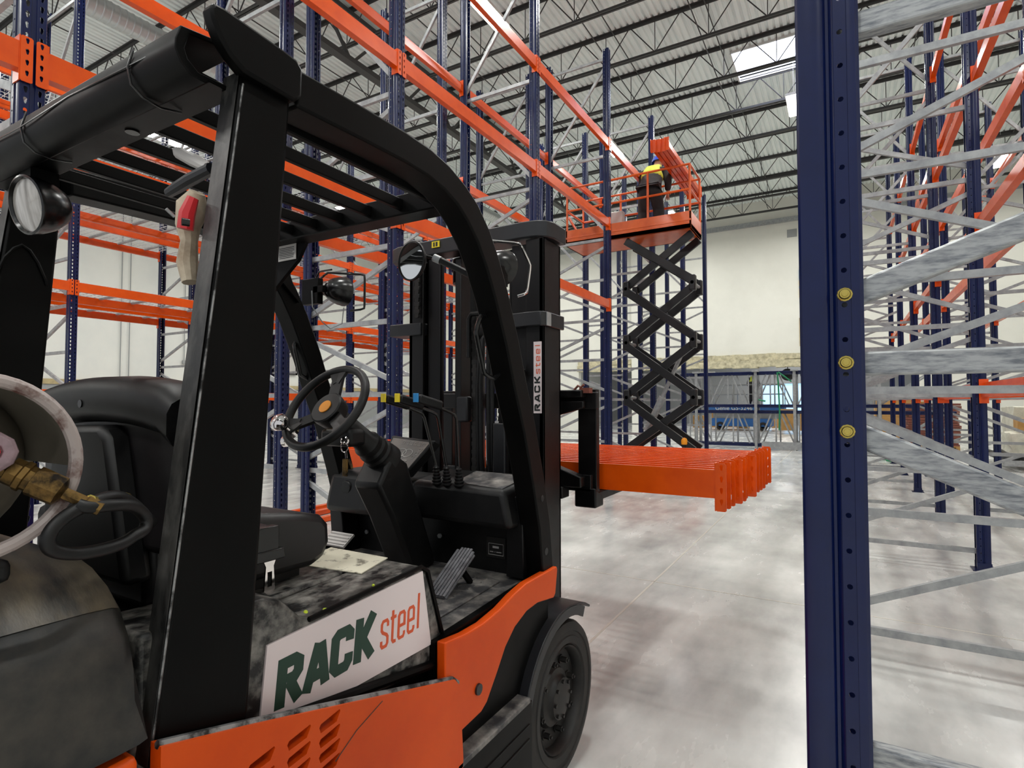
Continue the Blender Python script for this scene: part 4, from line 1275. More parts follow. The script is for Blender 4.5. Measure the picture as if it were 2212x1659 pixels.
fl('mast_rail_lower', MB().box(-1.30, -1.10, 2.06, 2.17, .55, 1.0).box(-1.80, -1.30, 2.18, 2.26, .6, .8), 'steelblk', .01)
fl('grey_shield', MB().box(-1.335, -1.275, 2.12, 2.14, .8, 1.36), 'greysteel', .004)
ds = fl('mast_decal', MB().box(-1.146, -1.108, 2.1475, 2.1500, 1.405, 1.712), 'white', 0, 'narrow white decal reading upwards')
def vplace(u, v):
    # text running up: u -> +z, v -> -x
    return (-1.112 - v, 1.413 + u)
m = MB()
for pts, wd in word(m, 'RACK', vplace, 0, .003, .041, .027, .0075, 0, 0, {'R': .98, 'A': .92, 'C': .98}):
    stroke(m, pts, wd, 2.1475, swap=True)
fl('dark_lettering', m, 'ink', 0, None, ds, smooth=False)
m = MB()
for pts, wd in word(m, 'steel', vplace, .158, .003, .036, .021, .0035, 0, 0, {'s': .86, 't': .66, 'e': .86, 'l': .5}):
    stroke(m, pts, wd, 2.1475, swap=True)
fl('orange_lettering', m, 'stickorange', 0, None, ds, smooth=False)
fl('rating_sticker', MB().box(-1.112, -1.103, 2.1475, 2.15, .98, 1.13), 'ltgrey')

# carriage with forks
b = MB().box(-2.02, -1.0, 2.50, 2.53, 1.42, 1.50).box(-2.02, -1.03, 2.50, 2.53, 1.03, 1.11)
b.prism([(2.33, 1.50), (2.53, 1.50), (2.53, 1.36), (2.46, 1.36), (2.33, 1.40)], -1.25, -1.235, 'x')
fl('carriage_plate', b, 'steelblk', .004)
b = MB().box(-1.25, -1.05, 2.44, 2.50, 1.475, 1.51)
b.prism([(-1.255, 1.46), (-1.05, 1.46), (-1.05, 1.425), (-1.20, 1.385), (-1.255, 1.385)], 2.46, 2.49, 'y')
fl('upper_shift_arm', b, 'steelblk', .006, 'protruding side shift arm')
b = MB().prism([(-1.255, 1.155), (-1.21, 1.155), (-1.055, 1.105), (-1.055, 1.055), (-1.255, 1.055)], 2.44, 2.50, 'y')
b.box(-1.25, -1.14, 2.42, 2.5, 1.0, 1.056)
fl('lower_shift_arm', b, 'steelblk', .006, 'lower side shift arm')
fl('shifter_bolt', MB().lathe([(0, .012), (.008, .012), (.008, .006), (.012, .006), (.012, 0)], (-1.185, 2.46, 1.435), (0, -1, 0), 8), 'galv')
fl('twisted_clip', MB().tube([(-1.10, 2.47, 1.51), (-1.08, 2.47, 1.53), (-1.065, 2.47, 1.522), (-1.05, 2.47, 1.535)], .006, 5).box(-1.07, -1.02, 2.46, 2.5, 1.495, 1.52), 'board', 0, 'rusty broken clip')
for x in (-1.055, -1.90):
    f = fl('fork', MB().box(x - .055, x + .04, 2.535, 2.575, .99, 1.515).prism([(2.535, .985), (2.535, 1.025), (3.55, 1.025), (3.70, 1.02), (3.70, 1.008), (3.45, .985)], x - .055, x + .045, 'x'), 'steelblk', .004)
    fl('fork_heel', MB().prism([(2.50, .955), (2.60, .955), (2.60, 1.0), (2.50, 1.05)], x - .06, x + .05, 'x'), 'steelblk', .008, None, f)
fl('work_bag_hook', MB().tube([(-1.05, .575, 1.79), (-1.05, .56, 1.80)], .003, 6), 'galv')
# long grey interior mirrors behind the rear pillar
b = MB()
b.sweep([(.66, 1.905), (.655, 1.915)], .05, .01, cx=-1.10)
fl('interior_mirror', MB().tube([(-1.19, .65, 1.975), (-1.175, .65, 1.965), (-1.13, .655, 1.942), (-1.08, .655, 1.915)], .012, 10, rr=[.005, .012, .014, .011]), 'ltgrey', 0, 'grey oblong interior mirror')
fl('interior_mirror', MB().tube([(-1.21, .65, 1.888), (-1.18, .65, 1.893), (-1.13, .65, 1.901), (-1.06, .65, 1.908)], .011, 10, rr=[.010, .012, .013, .012]), 'greysteel', 0, 'dark oblong interior mirror')

# cloth bag with red strap hanging behind the right rear pillar
cb = empty('cloth_bag', (-1.09, .64, 1.72), 'dirty beige cloth bag with red strap hanging behind the forklift rear pillar', 'bag')
obj('bag_body', MB().tube([(-1.075, .62, 1.68), (-1.085, .62, 1.72), (-1.08, .62, 1.76), (-1.085, .62, 1.79), (-1.07, .62, 1.825), (-1.055, .62, 1.85)], .03, 10, rr=[.014, .019, .015, .022, .029, .014]), 'bag', cb)
obj('bag_strap', MB().tube([(-1.035, .60, 1.83), (-1.045, .595, 1.80), (-1.05, .595, 1.772)], .012, 8, rr=[.010, .014, .014]), 'red', cb, 0, 'red strap')

# ------------------------------------------------------------------ gas cylinder on the counterweight
tk = empty('gas_cylinder', (-1.35, .27, 1.2), 'pale grey gas cylinder lying across the forklift counterweight', 'gas cylinder')
o = Vector((0, .262, 1.372))
b = MB().lathe([(-1.80, 0), (-1.795, .06), (-1.76, .12), (-1.70, .15), (-1.64, .155), (-1.22, .155), (-1.15, .150), (-1.085, .126), (-1.035, .092), (-1.0, .05), (-.99, 0)], o, (1, 0, 0), 40)
obj('tank_shell', b, 'tank', tk)
# collar ring with cut-out: arc of sheet
b = MB()
pr = []
for i in range(33):
    a = math.radians(-4 + i * 6.4)
    cy_, cz_ = math.cos(a), math.sin(a)
    rg = []
    for (x, r) in ((-1.085, .104), (-.905, .104), (-.905, .110), (-1.085, .110)):
        rg.append(b.bm.verts.new((x, o.y + r * cy_, o.z + r * cz_)))
    pr.append(rg)
for A, B in zip(pr, pr[1:]):
    for k in range(4):
        l = (k + 1) % 4
        b.bm.faces.new((A[k], A[l], B[l], B[k]))
b.bm.faces.new(pr[0]); b.bm.faces.new(pr[-1][::-1])
cl = obj('tank_collar', b, 'tank', tk)
obj('collar_rim', MB().tube([(-.903, o.y + .108 * math.cos(t), o.z + .108 * math.sin(t)) for t in [k * 2 * PI / 48 for k in range(48)]], .0085, 10, True), 'tankedge', cl, 0, 'rust-streaked rolled rim')
obj('valve_handwheel', MB().lathe([(0, .0), (0, .022), (.004, .026), (.010, .026), (.014, .022), (.014, .012), (.010, .010), (.010, 0)], (-.915, .285, 1.388), (.9, -.35, .1), 10), 'pink', tk, .001, 'faded pink valve handwheel')
obj('handwheel_centre', MB().lathe([(.010, .009), (.015, .009), (.016, 0)], (-.915, .285, 1.388), (.9, -.35, .1), 14), 'red', tk)
v0, v1 = Vector((-.935, .285, 1.378)), Vector((-.885, .36, 1.325))
dv = v1 - v0
Lv = dv.length
obj('brass_valve', MB().lathe([(-.3 * Lv, 0), (-.3 * Lv, .012), (.25 * Lv, .012), (.27 * Lv, .018), (.38 * Lv, .018), (.40 * Lv, .020), (.46 * Lv, .020), (.47 * Lv, .0165), (.53 * Lv, .0165), (.54 * Lv, .020), (.85 * Lv, .0195), (.87 * Lv, .016), (.9 * Lv, .008), (1.15 * Lv, .008), (1.17 * Lv, .010), (1.35 * Lv, .010), (1.36 * Lv, 0)], v0, dv, 8), 'brass', tk, 0, 'brass valve and coupling')
obj('pipe_fitting', MB().tube([(-.875, .375, 1.318), (-.90, .41, 1.305), (-.98, .47, 1.30)], .009, 8), 'zinc', tk)
def catmull(P, n=5):
    P = [Vector(p) for p in P]
    out = []
    for i in range(len(P) - 1):
        p0, p1, p2, p3 = P[max(i - 1, 0)], P[i], P[i + 1], P[min(i + 2, len(P) - 1)]
        for k in range(n):
            t = k / n
            out.append(.5 * ((2 * p1) + (p2 - p0) * t + (2 * p0 - 5 * p1 + 4 * p2 - p3) * t * t + (3 * p1 - p0 - 3 * p2 + p3) * t ** 3))
    return out + [P[-1]]
hs = MB().tube(catmull([(-.875, .362, 1.315), (-.87, .372, 1.311), (-.872, .40, 1.309), (-.885, .43, 1.303), (-.90, .452, 1.29), (-.905, .463, 1.275), (-.90, .458, 1.262), (-.89, .44, 1.258), (-.882, .42, 1.252), (-.875, .39, 1.25), (-.875, .36, 1.252), (-.87, .335, 1.262), (-.868, .327, 1.275), (-.87, .333, 1.29), (-.873, .35, 1.304), (-.878, .375, 1.313), (-.89, .41, 1.318), (-.92, .45, 1.30), (-1.0, .52, 1.25)]), .0088, 12)
tag(obj('rubber_hose', hs, 'blackmatt'), 'black rubber gas hose looped beside the brass cylinder valve', 'hose')
b = MB().grid8([(-1.0, .42, 1.195), (-.935, .42, 1.195), (-.935, .47, 1.175), (-1.0, .47, 1.175), (-1.0, .42, 1.205), (-.935, .42, 1.205), (-.935, .47, 1.185), (-1.0, .47, 1.185)])
tb = fl('cylinder_cradle', MB().box(-1.72, -1.22, .36, .38, 1.195, 1.235), 'black', .002, 'black steel cradle under the gas cylinder')
obj('cradle', MB().box(-1.72, -1.22, .16, .36, 1.195, 1.218), 'black', tb, .004)

# ------------------------------------------------------------------ beams carried on the forks
for i in range(15):
    y = 2.632 + i * .083
    dx = [0, .005, .01, .03, .035, .03, .06, .05, .055, .06, .065, .05, .06, .07, .06][i]
    where = 'nearest the truck' if i == 0 else ('farthest from the truck' if i == 14 else '%s from the truck' % ORD[i])
    o = beam((-2.92 + dx - .0, y, 1.028), -PI / 2, 'orange rack beam lying flat on the forks, %s' % where, 'beams carried on the forks')
    o.location = (-.44 + dx, y, 1.028)
    o.rotation_euler = (0, 0, PI / 2)
# loose beams on the floor between the left racks
for i, (x, y, rz, lab) in enumerate(((-4.02, 2.9, .03, 'orange rack beam lying on the floor behind the forklift seat'), (-6.1, 3.7, 0, 'orange rack beam on the floor by the second left rack, left one'),
                                     (-5.80, 3.75, .02, 'orange rack beam on the floor by the second left rack, right one'), (-5.45, 3.2, 0, 'orange rack beam on the floor nearest the row of left uprights'))):
    beam((x, y, .014), 0, lab, 'loose beams on the floor', extra=(0, -PI / 2, rz))

# ------------------------------------------------------------------ scissor lift
SL = empty('scissor_lift', (-3.2, 9.9, 0), 'orange platform scissor lift raised beside the first left rack', 'scissor lift')
def sl(name, mb, mt, bevel=0, label=None, parent=None, smooth=True):
    return obj(name, mb, mt, parent or SL, bevel, label, smooth)
sl('base', MB().box(-4.3, -2.1, 9.5, 10.3, .2, .62), 'liftorange', .02)
for x in (-4.0, -2.4):
    for y in (9.5, 10.18):
        sl('wheel', MB().lathe([(0, .1), (0, .19), (.12, .19), (.12, .1), (.06, .09), (.06, 0)], (x, y, .19), (0, 1, 0), 24), 'tyre')
nodes = [4.28, 3.46, 2.47, 1.50, .60]
zpairs = [(4.30, 3.50), (3.40, 2.56), (2.44, 1.60), (1.48, .66)]
XA, XB = -3.27, -2.10
XB = -2.13
for i, (zt, zb) in enumerate(zpairs):
    for y, off in ((9.62, 0), (10.12, 0)):
        for j, (pa, pb) in enumerate((((XA, zt), (XB, zb)), ((XB, zt), (XA, zb)))):
            yy = y + (.03 if j else -.03)
            sl('scissor_arm', MB().bar((pa[0], yy, pa[1]), (pb[0], yy, pb[1]), .055, .13), 'liftblack', .006)
    for x in (XA, XB):
        if i < 3:
            zt2 = zpairs[i + 1][0]
            for y in (9.62, 10.12):
                sl('link_plate', MB().box(x - .055, x + .055, y - .06, y + .06, zt2 - .08, zb + .08), 'liftblack', .02)
            sl('cross_tube', MB().tube([(x, 9.56, (zb + zt2) / 2), (x, 10.2, (zb + zt2) / 2)], .03, 10), 'galv')
    sl('cross_tube', MB().tube([((XA + XB) / 2, 9.56, (zt + zb) / 2), ((XA + XB) / 2, 10.2, (zt + zb) / 2)], .035, 10), 'liftblack')
sl('lift_ram', MB().tube([(-3.0, 9.87, .95), (-2.72, 9.87, 1.55)], .06, 14).tube([(-2.72, 9.87, 1.55), (-2.4, 9.87, 2.25)], .035, 12), 'galv', 0, 'grey hydraulic lift ram')
sl('beacon', MB().lathe([(0, .045), (.02, .05), (.07, .05), (.10, .035), (.115, 0)], (-2.28, 9.56, .76), (0, 0, 1), 16), 'amber', 0, 'amber beacon')
sl('beacon_post', MB().tube([(-2.28, 9.56, .6), (-2.28, 9.56, .77)], .015, 8), 'liftblack')
b = MB().box(-4.39, -2.12, 9.5, 10.3, 4.34, 4.42)
b.box(-4.39, -2.12, 9.5, 9.53, 4.34, 4.63).box(-4.39, -2.12, 10.27, 10.3, 4.34, 4.63).box(-4.39, -4.36, 9.5, 10.3, 4.34, 4.63).box(-2.15, -2.12, 9.5, 10.3, 4.34, 4.63)
b.box(-4.39, -2.12, 9.493, 9.5, 4.47, 4.50)
sl('platform', b, 'liftorange', .008, 'orange platform tray with toe boards')
rails = MB()
for y in (9.52, 10.28):
    for z in (5.42, 5.0):
        rails.tube([(-4.37, y, z), (-2.14, y, z)], .02, 8)
    for x in (-4.37, -3.6, -2.85, -2.14):
        rails.tube([(x, y, 4.5), (x, y, 5.42)], .02, 8)
for x in (-4.37, -2.14):
    for z in (5.42, 5.0):
        rails.tube([(x, 9.52, z), (x, 10.28, z)], .02, 8)
rails.bar((-4.37, 9.6, 4.9), (-4.37, 10.2, 4.65), .02, .05)
sl('guard_rail', rails, 'liftorange', 0, 'orange tube guard rails')
sl('control_box', MB().box(-3.75, -3.5, 10.1, 10.24, 4.75, 5.05), 'ltgrey', .02, 'grey control box')
sl('cable_drum', MB().lathe([(0, 0), (0, .09), (.08, .09), (.08, 0)], (-2.45, 9.7, 4.60), (1, 0, 0), 16), 'blackmatt')
# bundle of four beams resting across the platform rails
for i in range(4):
    x = -2.575 + i * .072
    beam((x, 8.80 + (.0, .02, .03, .01)[i], 5.497 + (.0, .0, .0, 0)[i]), 0, 'orange rack beam lying across the lift platform rails, %s from the left' % ORD[i], 'beams on the lift rails')

# ------------------------------------------------------------------ people
def skin_mesh(name, V, Ed, Rd, mt, parent, root=0, sub=2, label=None):
    me = bpy.data.meshes.new(name)
    me.from_pydata([Vector(v) for v in V], Ed, [])
    o = bpy.data.objects.new('tmp', me)
    col.objects.link(o)
    o.modifiers.new('skin', 'SKIN')
    s_ = o.modifiers.new('sub', 'SUBSURF'); s_.levels = sub; s_.render_levels = sub
    for i, r_ in enumerate(Rd):
        me.skin_vertices[0].data[i].radius = (r_, r_) if not isinstance(r_, tuple) else r_
        me.skin_vertices[0].data[i].use_root = (i == root)
    dg = bpy.context.evaluated_depsgraph_get()
    m2 = bpy.data.meshes.new_from_object(o.evaluated_get(dg))
    bpy.data.objects.remove(o)
    m2.materials.clear(); m2.materials.append(MT[mt])
    m2.transform(Matrix.Translation(-wloc(parent)))
    m2.polygons.foreach_set('use_smooth', [True] * len(m2.polygons))
    m2.name = name
    q = bpy.data.objects.new(name, m2); col.objects.link(q); q.parent = parent
    if label: q['label'] = label
    return q
def person(P, label, lean=.22, vest=True, helm='helmet', reach=True, zs=1.0):
    """P: floor point between the feet; back towards -Y, leaning towards +Y"""
    e = empty('person', P, label, 'person')
    X, Y, Z = P
    J = {}
    def p(n, x, y, z): J[n] = (X + x, Y + y, Z + z * zs)
    p('pel', 0, -.02, .90); p('lhip', -.095, -.02, .86); p('rhip', .10, -.02, .86)
    p('lkn', -.13, .05, .47); p('rkn', .15, .03, .47); p('lan', -.14, 0, .09); p('ran', .17, -.02, .09)
    p('lto', -.16, .16, .03); p('rto', .20, .14, .03)
    p('wai', .0, .03, 1.06); p('che', .0, .03 + lean * .6, 1.26); p('nb', .01, .03 + lean, 1.42)
    p('nk', .02, .04 + lean * 1.25, 1.49); p('hd', .035, .06 + lean * 1.45, 1.60); p('ht', .04, .07 + lean * 1.5, 1.69)
    p('lsh', -.19, .03 + lean, 1.37); p('rsh', .20, .03 + lean, 1.36)
    if reach:
        p('lel', -.27, .14 + lean, 1.20); p('lwr', -.17, .30 + lean, 1.36)
        p('rel', .27, .03 + lean * .7, 1.10); p('rwr', .25, .10 + lean * .6, .92)
    else:
        p('lel', -.27, .05 + lean, 1.10); p('lwr', -.25, .18 + lean, .95)
        p('rel', .28, .05 + lean, 1.10); p('rwr', .26, .18 + lean, .95)
    # body (skin): continuous figure incl. head and arms
    names = ['pel', 'lhip', 'lkn', 'lan', 'lto', 'rhip', 'rkn', 'ran', 'rto', 'wai', 'che', 'nb', 'nk', 'hd', 'ht', 'lsh', 'lel', 'lwr', 'rsh', 'rel', 'rwr']
    ix = {n: i for i, n in enumerate(names)}
    E_ = [('pel', 'lhip'), ('lhip', 'lkn'), ('lkn', 'lan'), ('lan', 'lto'), ('pel', 'rhip'), ('rhip', 'rkn'), ('rkn', 'ran'), ('ran', 'rto'), ('pel', 'wai'), ('wai', 'che'), ('che', 'nb'),
          ('nb', 'nk'), ('nk', 'hd'), ('hd', 'ht'), ('nb', 'lsh'), ('lsh', 'lel'), ('lel', 'lwr'), ('nb', 'rsh'), ('rsh', 'rel'), ('rel', 'rwr')]
    R_ = {'pel': .10, 'lhip': .09, 'lkn': .058, 'lan': .04, 'lto': .03, 'rhip': .09, 'rkn': .058, 'ran': .04, 'rto': .03, 'wai': .10, 'che': .13, 'nb': .085, 'nk': .055, 'hd': .088, 'ht': .075,
          'lsh': .06, 'lel': .04, 'lwr': .028, 'rsh': .06, 'rel': .04, 'rwr': .028}
    V = [J[n] for n in names]
    EE = [(ix[a], ix[b_]) for a, b_ in E_]
    RR = [R_[n] for n in names]
    # fingers
    for sgn, wr, el in ((-1, 'lwr', 'lel'), (1, 'rwr', 'rel')):
        wv, ev = Vector(J[wr]), Vector(J[el])
        d = (wv - ev).normalized()
        sdv = d.cross(Vector((0, 0, 1))).normalized()
        palm = wv + d * .07
        V.append(tuple(palm)); RR.append(.026); pi_ = len(V) - 1
        EE.append((ix[wr], pi_))
        for q in range(4):
            f1 = palm + d * .035 + sdv * (q - 1.5) * .02
            f2 = f1 + d * (.03 + .006 * (1 - abs(q - 1.2))) - Vector((0, 0, .02))
            V += [tuple(f1), tuple(f2)]; RR += [.009, .0075]
            EE += [(pi_, len(V) - 2), (len(V) - 2, len(V) - 1)]
        t1 = wv + d * .03 + sdv * sgn * .045
        t2 = t1 + d * .03
        V += [tuple(t1), tuple(t2)]; RR += [.011, .009]
        EE += [(ix[wr], len(V) - 2), (len(V) - 2, len(V) - 1)]
    skin_mesh('body', V, EE, RR, 'skin', e)
    sub_ = lambda ns: ([J[n] for n in ns], {n: i for i, n in enumerate(ns)})
    ns = ['pel', 'lhip', 'lkn', 'lan', 'rhip', 'rkn', 'ran', 'wai']
    V2, i2 = sub_(ns)
    skin_mesh('trousers', V2, [(i2[a], i2[b_]) for a, b_ in (('pel', 'lhip'), ('lhip', 'lkn'), ('lkn', 'lan'), ('pel', 'rhip'), ('rhip', 'rkn'), ('rkn', 'ran'), ('pel', 'wai'))],
              [(.20, .16), .135, .105, .095, .135, .105, .095, (.185, .15)], 'trousers', e, label='loose black trousers')
    ns = ['wai', 'che', 'nb', 'lsh', 'lel', 'lwr', 'rsh', 'rel', 'rwr', 'pel']
    V2, i2 = sub_(ns)
    skin_mesh('jacket', V2, [(i2[a], i2[b_]) for a, b_ in (('wai', 'che'), ('che', 'nb'), ('nb', 'lsh'), ('lsh', 'lel'), ('lel', 'lwr'), ('nb', 'rsh'), ('rsh', 'rel'), ('rel', 'rwr'), ('wai', 'pel'))],
              [(.205, .172), (.205, .16), .12, .095, .072, .052, .095, .072, .052, (.205, .17)], 'jacket', e, label='dark jacket')
    if vest:
        V2 = [J['wai'], J['che'], J['nb'], tuple(Vector(J['nb']).lerp(Vector(J['lsh']), .5)), tuple(Vector(J['nb']).lerp(Vector(J['rsh']), .5))]
        V2[0] = tuple(Vector(V2[0]) + Vector((0, 0, .05)))
        skin_mesh('safety_vest', V2, [(0, 1), (1, 2), (2, 3), (2, 4)], [(.222, .185), (.22, .18), .135, .11, .11], 'hivis', e, label='yellow-green safety vest')
    for nm_, an, to in (('boot', 'lan', 'lto'), ('boot', 'ran', 'rto')):
        a_, t_ = Vector(J[an]), Vector(J[to])
        skin_mesh(nm_, [tuple(a_ + Vector((0, 0, .06))), tuple(a_ - Vector((0, 0, .03))), tuple(t_ + Vector((0, 0, .02)))], [(0, 1), (1, 2)], [.055, .058, .048], 'blackmatt', e)
    hd = Vector(J['ht'])
    ax = Vector((0, .18, 1)).normalized()
    b = MB().lathe([(-.035, .128), (-.03, .135), (-.02, .128), (.02, .122), (.06, .105), (.09, .075), (.108, .035), (.112, 0)], hd - ax * .02, ax, 24)
    b.box(hd.x - .07, hd.x + .07, hd.y + .08, hd.y + .17, hd.z - .055, hd.z - .045)
    obj('hard_hat', b, helm, e, 0, 'blue hard hat' if helm == 'helmet' else 'white hard hat')
    # face (towards +Y): nose, eyes, mouth, ears
    hc = Vector(J['hd'])
    b = MB().lathe([(0, .012), (.02, .010), (.03, 0)], hc + Vector((0, .085, -.005)), (0, 1, -.2), 8)
    for sg in (-1, 1):
        b.lathe([(-.006, .0), (-.004, .018), (.004, .016), (.006, 0)], hc + Vector((sg * .088, .0, 0)), (sg, 0, 0), 10)
    obj('nose_and_ears', b, 'skin', e)
    b = MB()
    for sg in (-1, 1):
        b.lathe([(0, .009), (.004, .006), (.005, 0)], hc + Vector((sg * .032, .083, .022)), (0, 1, 0), 10)
    b.box(hc.x - .022, hc.x + .022, hc.y + .082, hc.y + .087, hc.z - .044, hc.z - .038)
    obj('eyes_and_mouth', b, 'ink', e)
    return e
person((-2.90, 9.82, 4.42), 'person in blue hard hat and yellow vest reaching for a beam on the lift', lean=.26, zs=.885)
person((-4.12, 32.5, 1.37), 'person in yellow safety vest standing far off on the blue lift', lean=.02, helm='lampwhite', reach=False)

# ------------------------------------------------------------------ upright frames lying on edge at the far end
for i, (z, lab) in enumerate(((1.30, 'blue and grey upright frame lying on edge, on top of another'), (.07, 'blue and grey upright frame lying on edge near the floor'))):
    for j, yy in enumerate((19.47, 19.75)):
        o = copy_tree(FRAME)
        # local z -> world x ; local x -> world z
        o.matrix_world = Matrix(((0, 0, 1, -4.75 + .15 * i + .1 * j), (0, 1, 0, yy), (-1, 0, 0, z + DEPTH + .0), (0, 0, 0, 1)))
        tag(o, lab + (', front layer' if j == 0 else ', rear layer'), 'upright frame', 'upright frames lying on edge')
for i, x in enumerate((-4.2, -2.38, -1.28, .9)):
    b = MB().box(x - .04, x + .04, 19.27, 19.35, 0, 2.46).box(x - .04, x + .04, 19.9, 19.98, 0, 2.46).box(x - .04, x + .04, 19.1, 20.2, .0, .03)
    b.box(x - .1, x + .1, 19.2, 19.4, 2.42, 2.47)
    tag(obj('rack_stand', b, 'galv', None, .004), 'grey steel stand holding the lying upright frames, %s from the left' % ORD[i], 'stand', 'stands holding the lying frames')
tag(obj('steel_channel', MB().box(-2.2, 2.2, 19.1, 19.2, .031, .25), 'galv'), 'long grey channel lying in front of the stacked frames', 'channel')
gs_ = MB().tube([(-1.75, 19.33, 2.4), (-1.73, 19.33, 2.1), (-1.70, 19.33, 1.2), (-1.72, 19.33, .6)], .025, 6).tube([(-1.72, 19.33, 2.4), (-1.5, 19.33, 2.22), (-1.36, 19.33, 2.1)], .025, 6).tube([(-2.3, 19.33, 1.55), (-2.2, 19.33, 1.52), (-2.1, 19.33, 1.5)], .03, 6)
tag(obj('lashing_strap', gs_, 'hose_green'), 'green lashing strap tied round the lying upright frames', 'strap')
tag(obj('lashing_strap', MB().tube([(.8, 17.2, .02), (.95, 17.0, .05), (1.1, 17.1, .03), (1.3, 16.6, .04), (1.2, 16.4, .02), (.9, 16.7, .04)], .03, 6).box(1.15, 1.4, 16.3, 16.5, .0, .06), 'hose_green'), 'loose green strap dropped on the floor at the right', 'strap')

# blue scissor lift parked in the next room
GL = empty('scissor_lift', (-4.5, 32, 0), 'blue scissor lift parked in the next room behind the opening', 'scissor lift')
obj('blue_platform', MB().box(-6.3, -2.6, 31.9, 33.2, .98, 1.36), 'liftblue', GL, .02)
obj('blue_base', MB().box(-6.2, -3.2, 31.9, 33.2, .2, .62), 'liftblue', GL, .02)
obj('folded_arms', MB().box(-6.1, -2.8, 32.1, 33.0, .62, .98), 'grey_wall', GL)
r_ = MB()
for y in (31.95, 33.15):
    for z in (1.9, 2.4): r_.tube([(-6.25, y, z), (-2.65, y, z)], .025, 6)
    for x in (-6.25, -5.0, -3.8, -2.65): r_.tube([(x, y, 1.3), (x, y, 2.4)], .025, 6)
obj('guard_rail', r_, 'grey_wall', GL)
for x in (-5.7, -3.6):
    obj('wheel', MB().lathe([(0, .1), (0, .22), (.2, .22), (.2, .1), (.1, 0)], (x, 31.85, .22), (0, 1, 0), 18), 'tyre', GL)
cu = bpy.data.curves.new('t', 'FONT')
cu.body = 'Genie GS-3246'
cu.size = .3; cu.extrude = .005
to = bpy.data.objects.new('t', cu); col.objects.link(to)
tm = bpy.data.meshes.new_from_object(to.evaluated_get(bpy.context.evaluated_depsgraph_get()))
bpy.data.objects.remove(to)
tm.transform(Matrix(((1, 0, 0, -5.95 + 4.5), (0, 0, -1, 31.88 - 32), (0, 1, 0, 1.07), (0, 0, 0, 1))))
tm.materials.clear(); tm.materials.append(MT['lampwhite'])
to = bpy.data.objects.new('white_lettering', tm); col.objects.link(to); to.parent = GL

# boxes and pallets
def carton(x0, x1, y0, y1, z0, z1, lab, mt='cardboard', name='cardboard_box', grp='cardboard boxes at the far end'):
    o = obj(name, MB().box(x0, x1, y0, y1, z0, z1), mt, None, .01)
    tag(o, lab, 'box', grp)
    return o
carton(-2.6, -1.9, 29.5, 30.3, 0.15, 1.15, 'brown cardboard box behind the lying frames, left')
carton(-1.8, -1.2, 29.5, 30.3, 0.15, 1.0, 'brown cardboard box behind the lying frames, right')
carton(1.0, 2.1, 24.5, 25.6, .95, 1.55, 'long beige box seen between the right rack posts')
carton(1.05, 2.0, 24.5, 25.6, .0, .95, 'brown crate beneath the long beige box')
carton(2.15, 2.45, 23.2, 23.8, .0, 1.5, 'narrow tan box beside the brown board stack')
bs = empty('board_stack', (2.5, 22.3, 0), 'tall stack of reddish brown boards behind the right rack posts', 'board stack')
random.seed(3)
z = .12
k = 0
while z < 1.42:
    h = random.uniform(.05, .09)
    obj('board', MB().box(1.75 + random.uniform(-.06, .04), 3.05 + random.uniform(-.04, .06), 21.8, 22.9, z, z + h * .85), 'board', bs)
    z += h; k += 1
obj('pallet', MB().box(1.75, 3.05, 21.8, 22.9, .08, .12).box(1.75, 1.85, 21.8, 22.9, 0, .08).box(2.35, 2.45, 21.8, 22.9, 0, .08).box(2.95, 3.05, 21.8, 22.9, 0, .08), 'cardboard', bs)
random.seed(5)
def wrapbundle(x0, x1, y0, y1, z0, z1, lab):
    b = MB()
    n = 7
    G = [[[None] * n for _ in range(n)] for _ in range(2)]
    b.box(x0, x1, y0, y1, z0, z1)
    bmesh.ops.subdivide_edges(b.bm, edges=b.bm.edges[:], cuts=4, use_grid_fill=True)
    for v in b.bm.verts:
        v.co += Vector((random.uniform(-1, 1), random.uniform(-1, 1), random.uniform(-.6, .6))) * .035
    tag(obj('wrapped_goods', b, 'wrap', None, .01), lab, 'wrapped goods', 'plastic wrapped goods on the right')
wrapbundle(3.45, 4.9, 17.4, 18.6, .35, 1.35, 'pile of plastic wrapped goods at the right edge, large one')
wrapbundle(3.15, 3.9, 16.2, 17.1, .35, .78, 'pile of plastic wrapped goods at the right edge, low one in front')
carton(3.35, 3.75, 16.6, 17.0, .81, 1.1, 'small brown box on the plastic wrapped goods', grp='cardboard boxes on the wrapped goods')
rc = empty('roller_conveyor', (4.2, 16, 0), 'low grey roller conveyor under the plastic wrapped goods', 'conveyor')
obj('side_rail', MB().box(2.9, 5.4, 15.55, 15.6, .12, .24).box(2.9, 5.4, 18.7, 18.75, .12, .24), 'galv', rc)
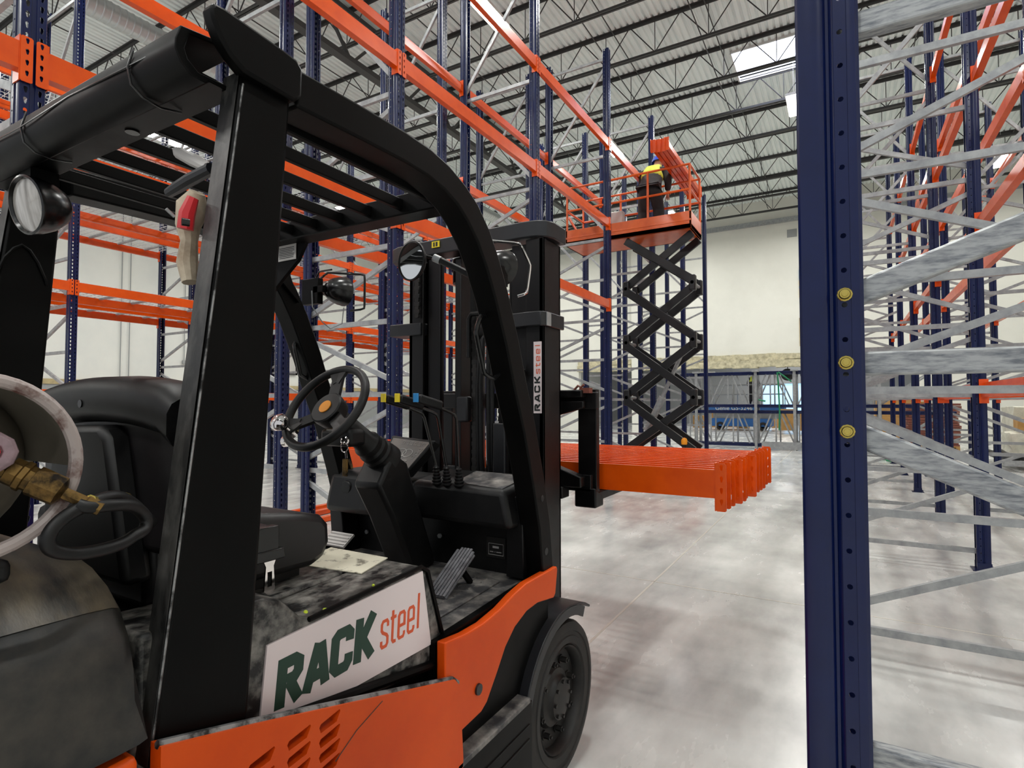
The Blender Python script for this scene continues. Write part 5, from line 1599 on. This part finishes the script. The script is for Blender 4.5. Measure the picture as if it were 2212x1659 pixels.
for i in range(9):
    obj('roller', MB().tube([(3.1 + i * .27, 15.6, .22), (3.1 + i * .27, 18.7, .22)], .08, 10), 'blackmatt', rc)
for i in range(6):
    carton(-7.6 + i * .8, -7.0 + i * .8, 34 + (i % 3), 34.7 + (i % 3), 0, .7 + .25 * (i % 2), 'cardboard box on the floor of the next room, %s from the left' % ORD[i], grp='boxes in the next room')
# two round dark ducts under the opening header
for i, x in enumerate((-2.2, -1.4)):
    tag(obj('air_fan', MB().lathe([(0, .16), (0, .28), (.3, .28), (.3, 0), (.1, 0)], (x, 29.0, 2.75), (0, 1, 0), 20).tube([(x, 29.15, 3.0), (x, 29.15, 4.95)], .02, 6), 'greysteel'), 'round grey fan hanging under the opening header, %s one' % ('left', 'right')[i], 'fan', 'fans under the opening header')
tl = empty('tube_lamp', (-6.0, 29.5, 2.9), 'bright lamp hanging just behind the opening header', 'lamp')
obj('housing', MB().box(-6.5, -5.5, 29.4, 29.6, 2.95, 3.0).tube([(-6.2, 29.5, 2.99), (-6.2, 29.5, 4.95)], .01, 5).tube([(-5.8, 29.5, 2.99), (-5.8, 29.5, 4.95)], .01, 5), 'lampwhite', tl)
obj('lens', MB().box(-6.45, -5.55, 29.42, 29.58, 2.90, 2.95), 'emit', tl)
for i, (x, y) in enumerate(((-8, 34), (-3, 34), (2, 34), (-3, 38.5))):
    o = empty('ceiling_lamp', (x, y, 4.8), 'white ceiling lamp in the next room, %s' % ('left', 'middle', 'right', 'rear')[i], 'lamp', 'lamps in the next room')
    obj('lens', MB().box(x - .6, x + .6, y - .15, y + .15, 4.78, 4.9), 'lampwhite', o)
    ld = bpy.data.lights.new('lamp_light', 'AREA'); ld.shape = 'RECTANGLE'; ld.size = 1.2; ld.size_y = .3; ld.energy = 110; ld.color = (.98, .98, 1)
    lo = bpy.data.objects.new('lamp_light', ld); col.objects.link(lo); lo.parent = o; lo.location = (0, 0, -.04)
# hanging dark leaning bar by the left wall
tag(obj('steel_bar', MB().bar((XL + 1.2, 17.9, .02), (XL + .16, 17.5, 1.98), .08, .08), 'joist'), 'dark steel bar leaning against the base of the left wall', 'bar')
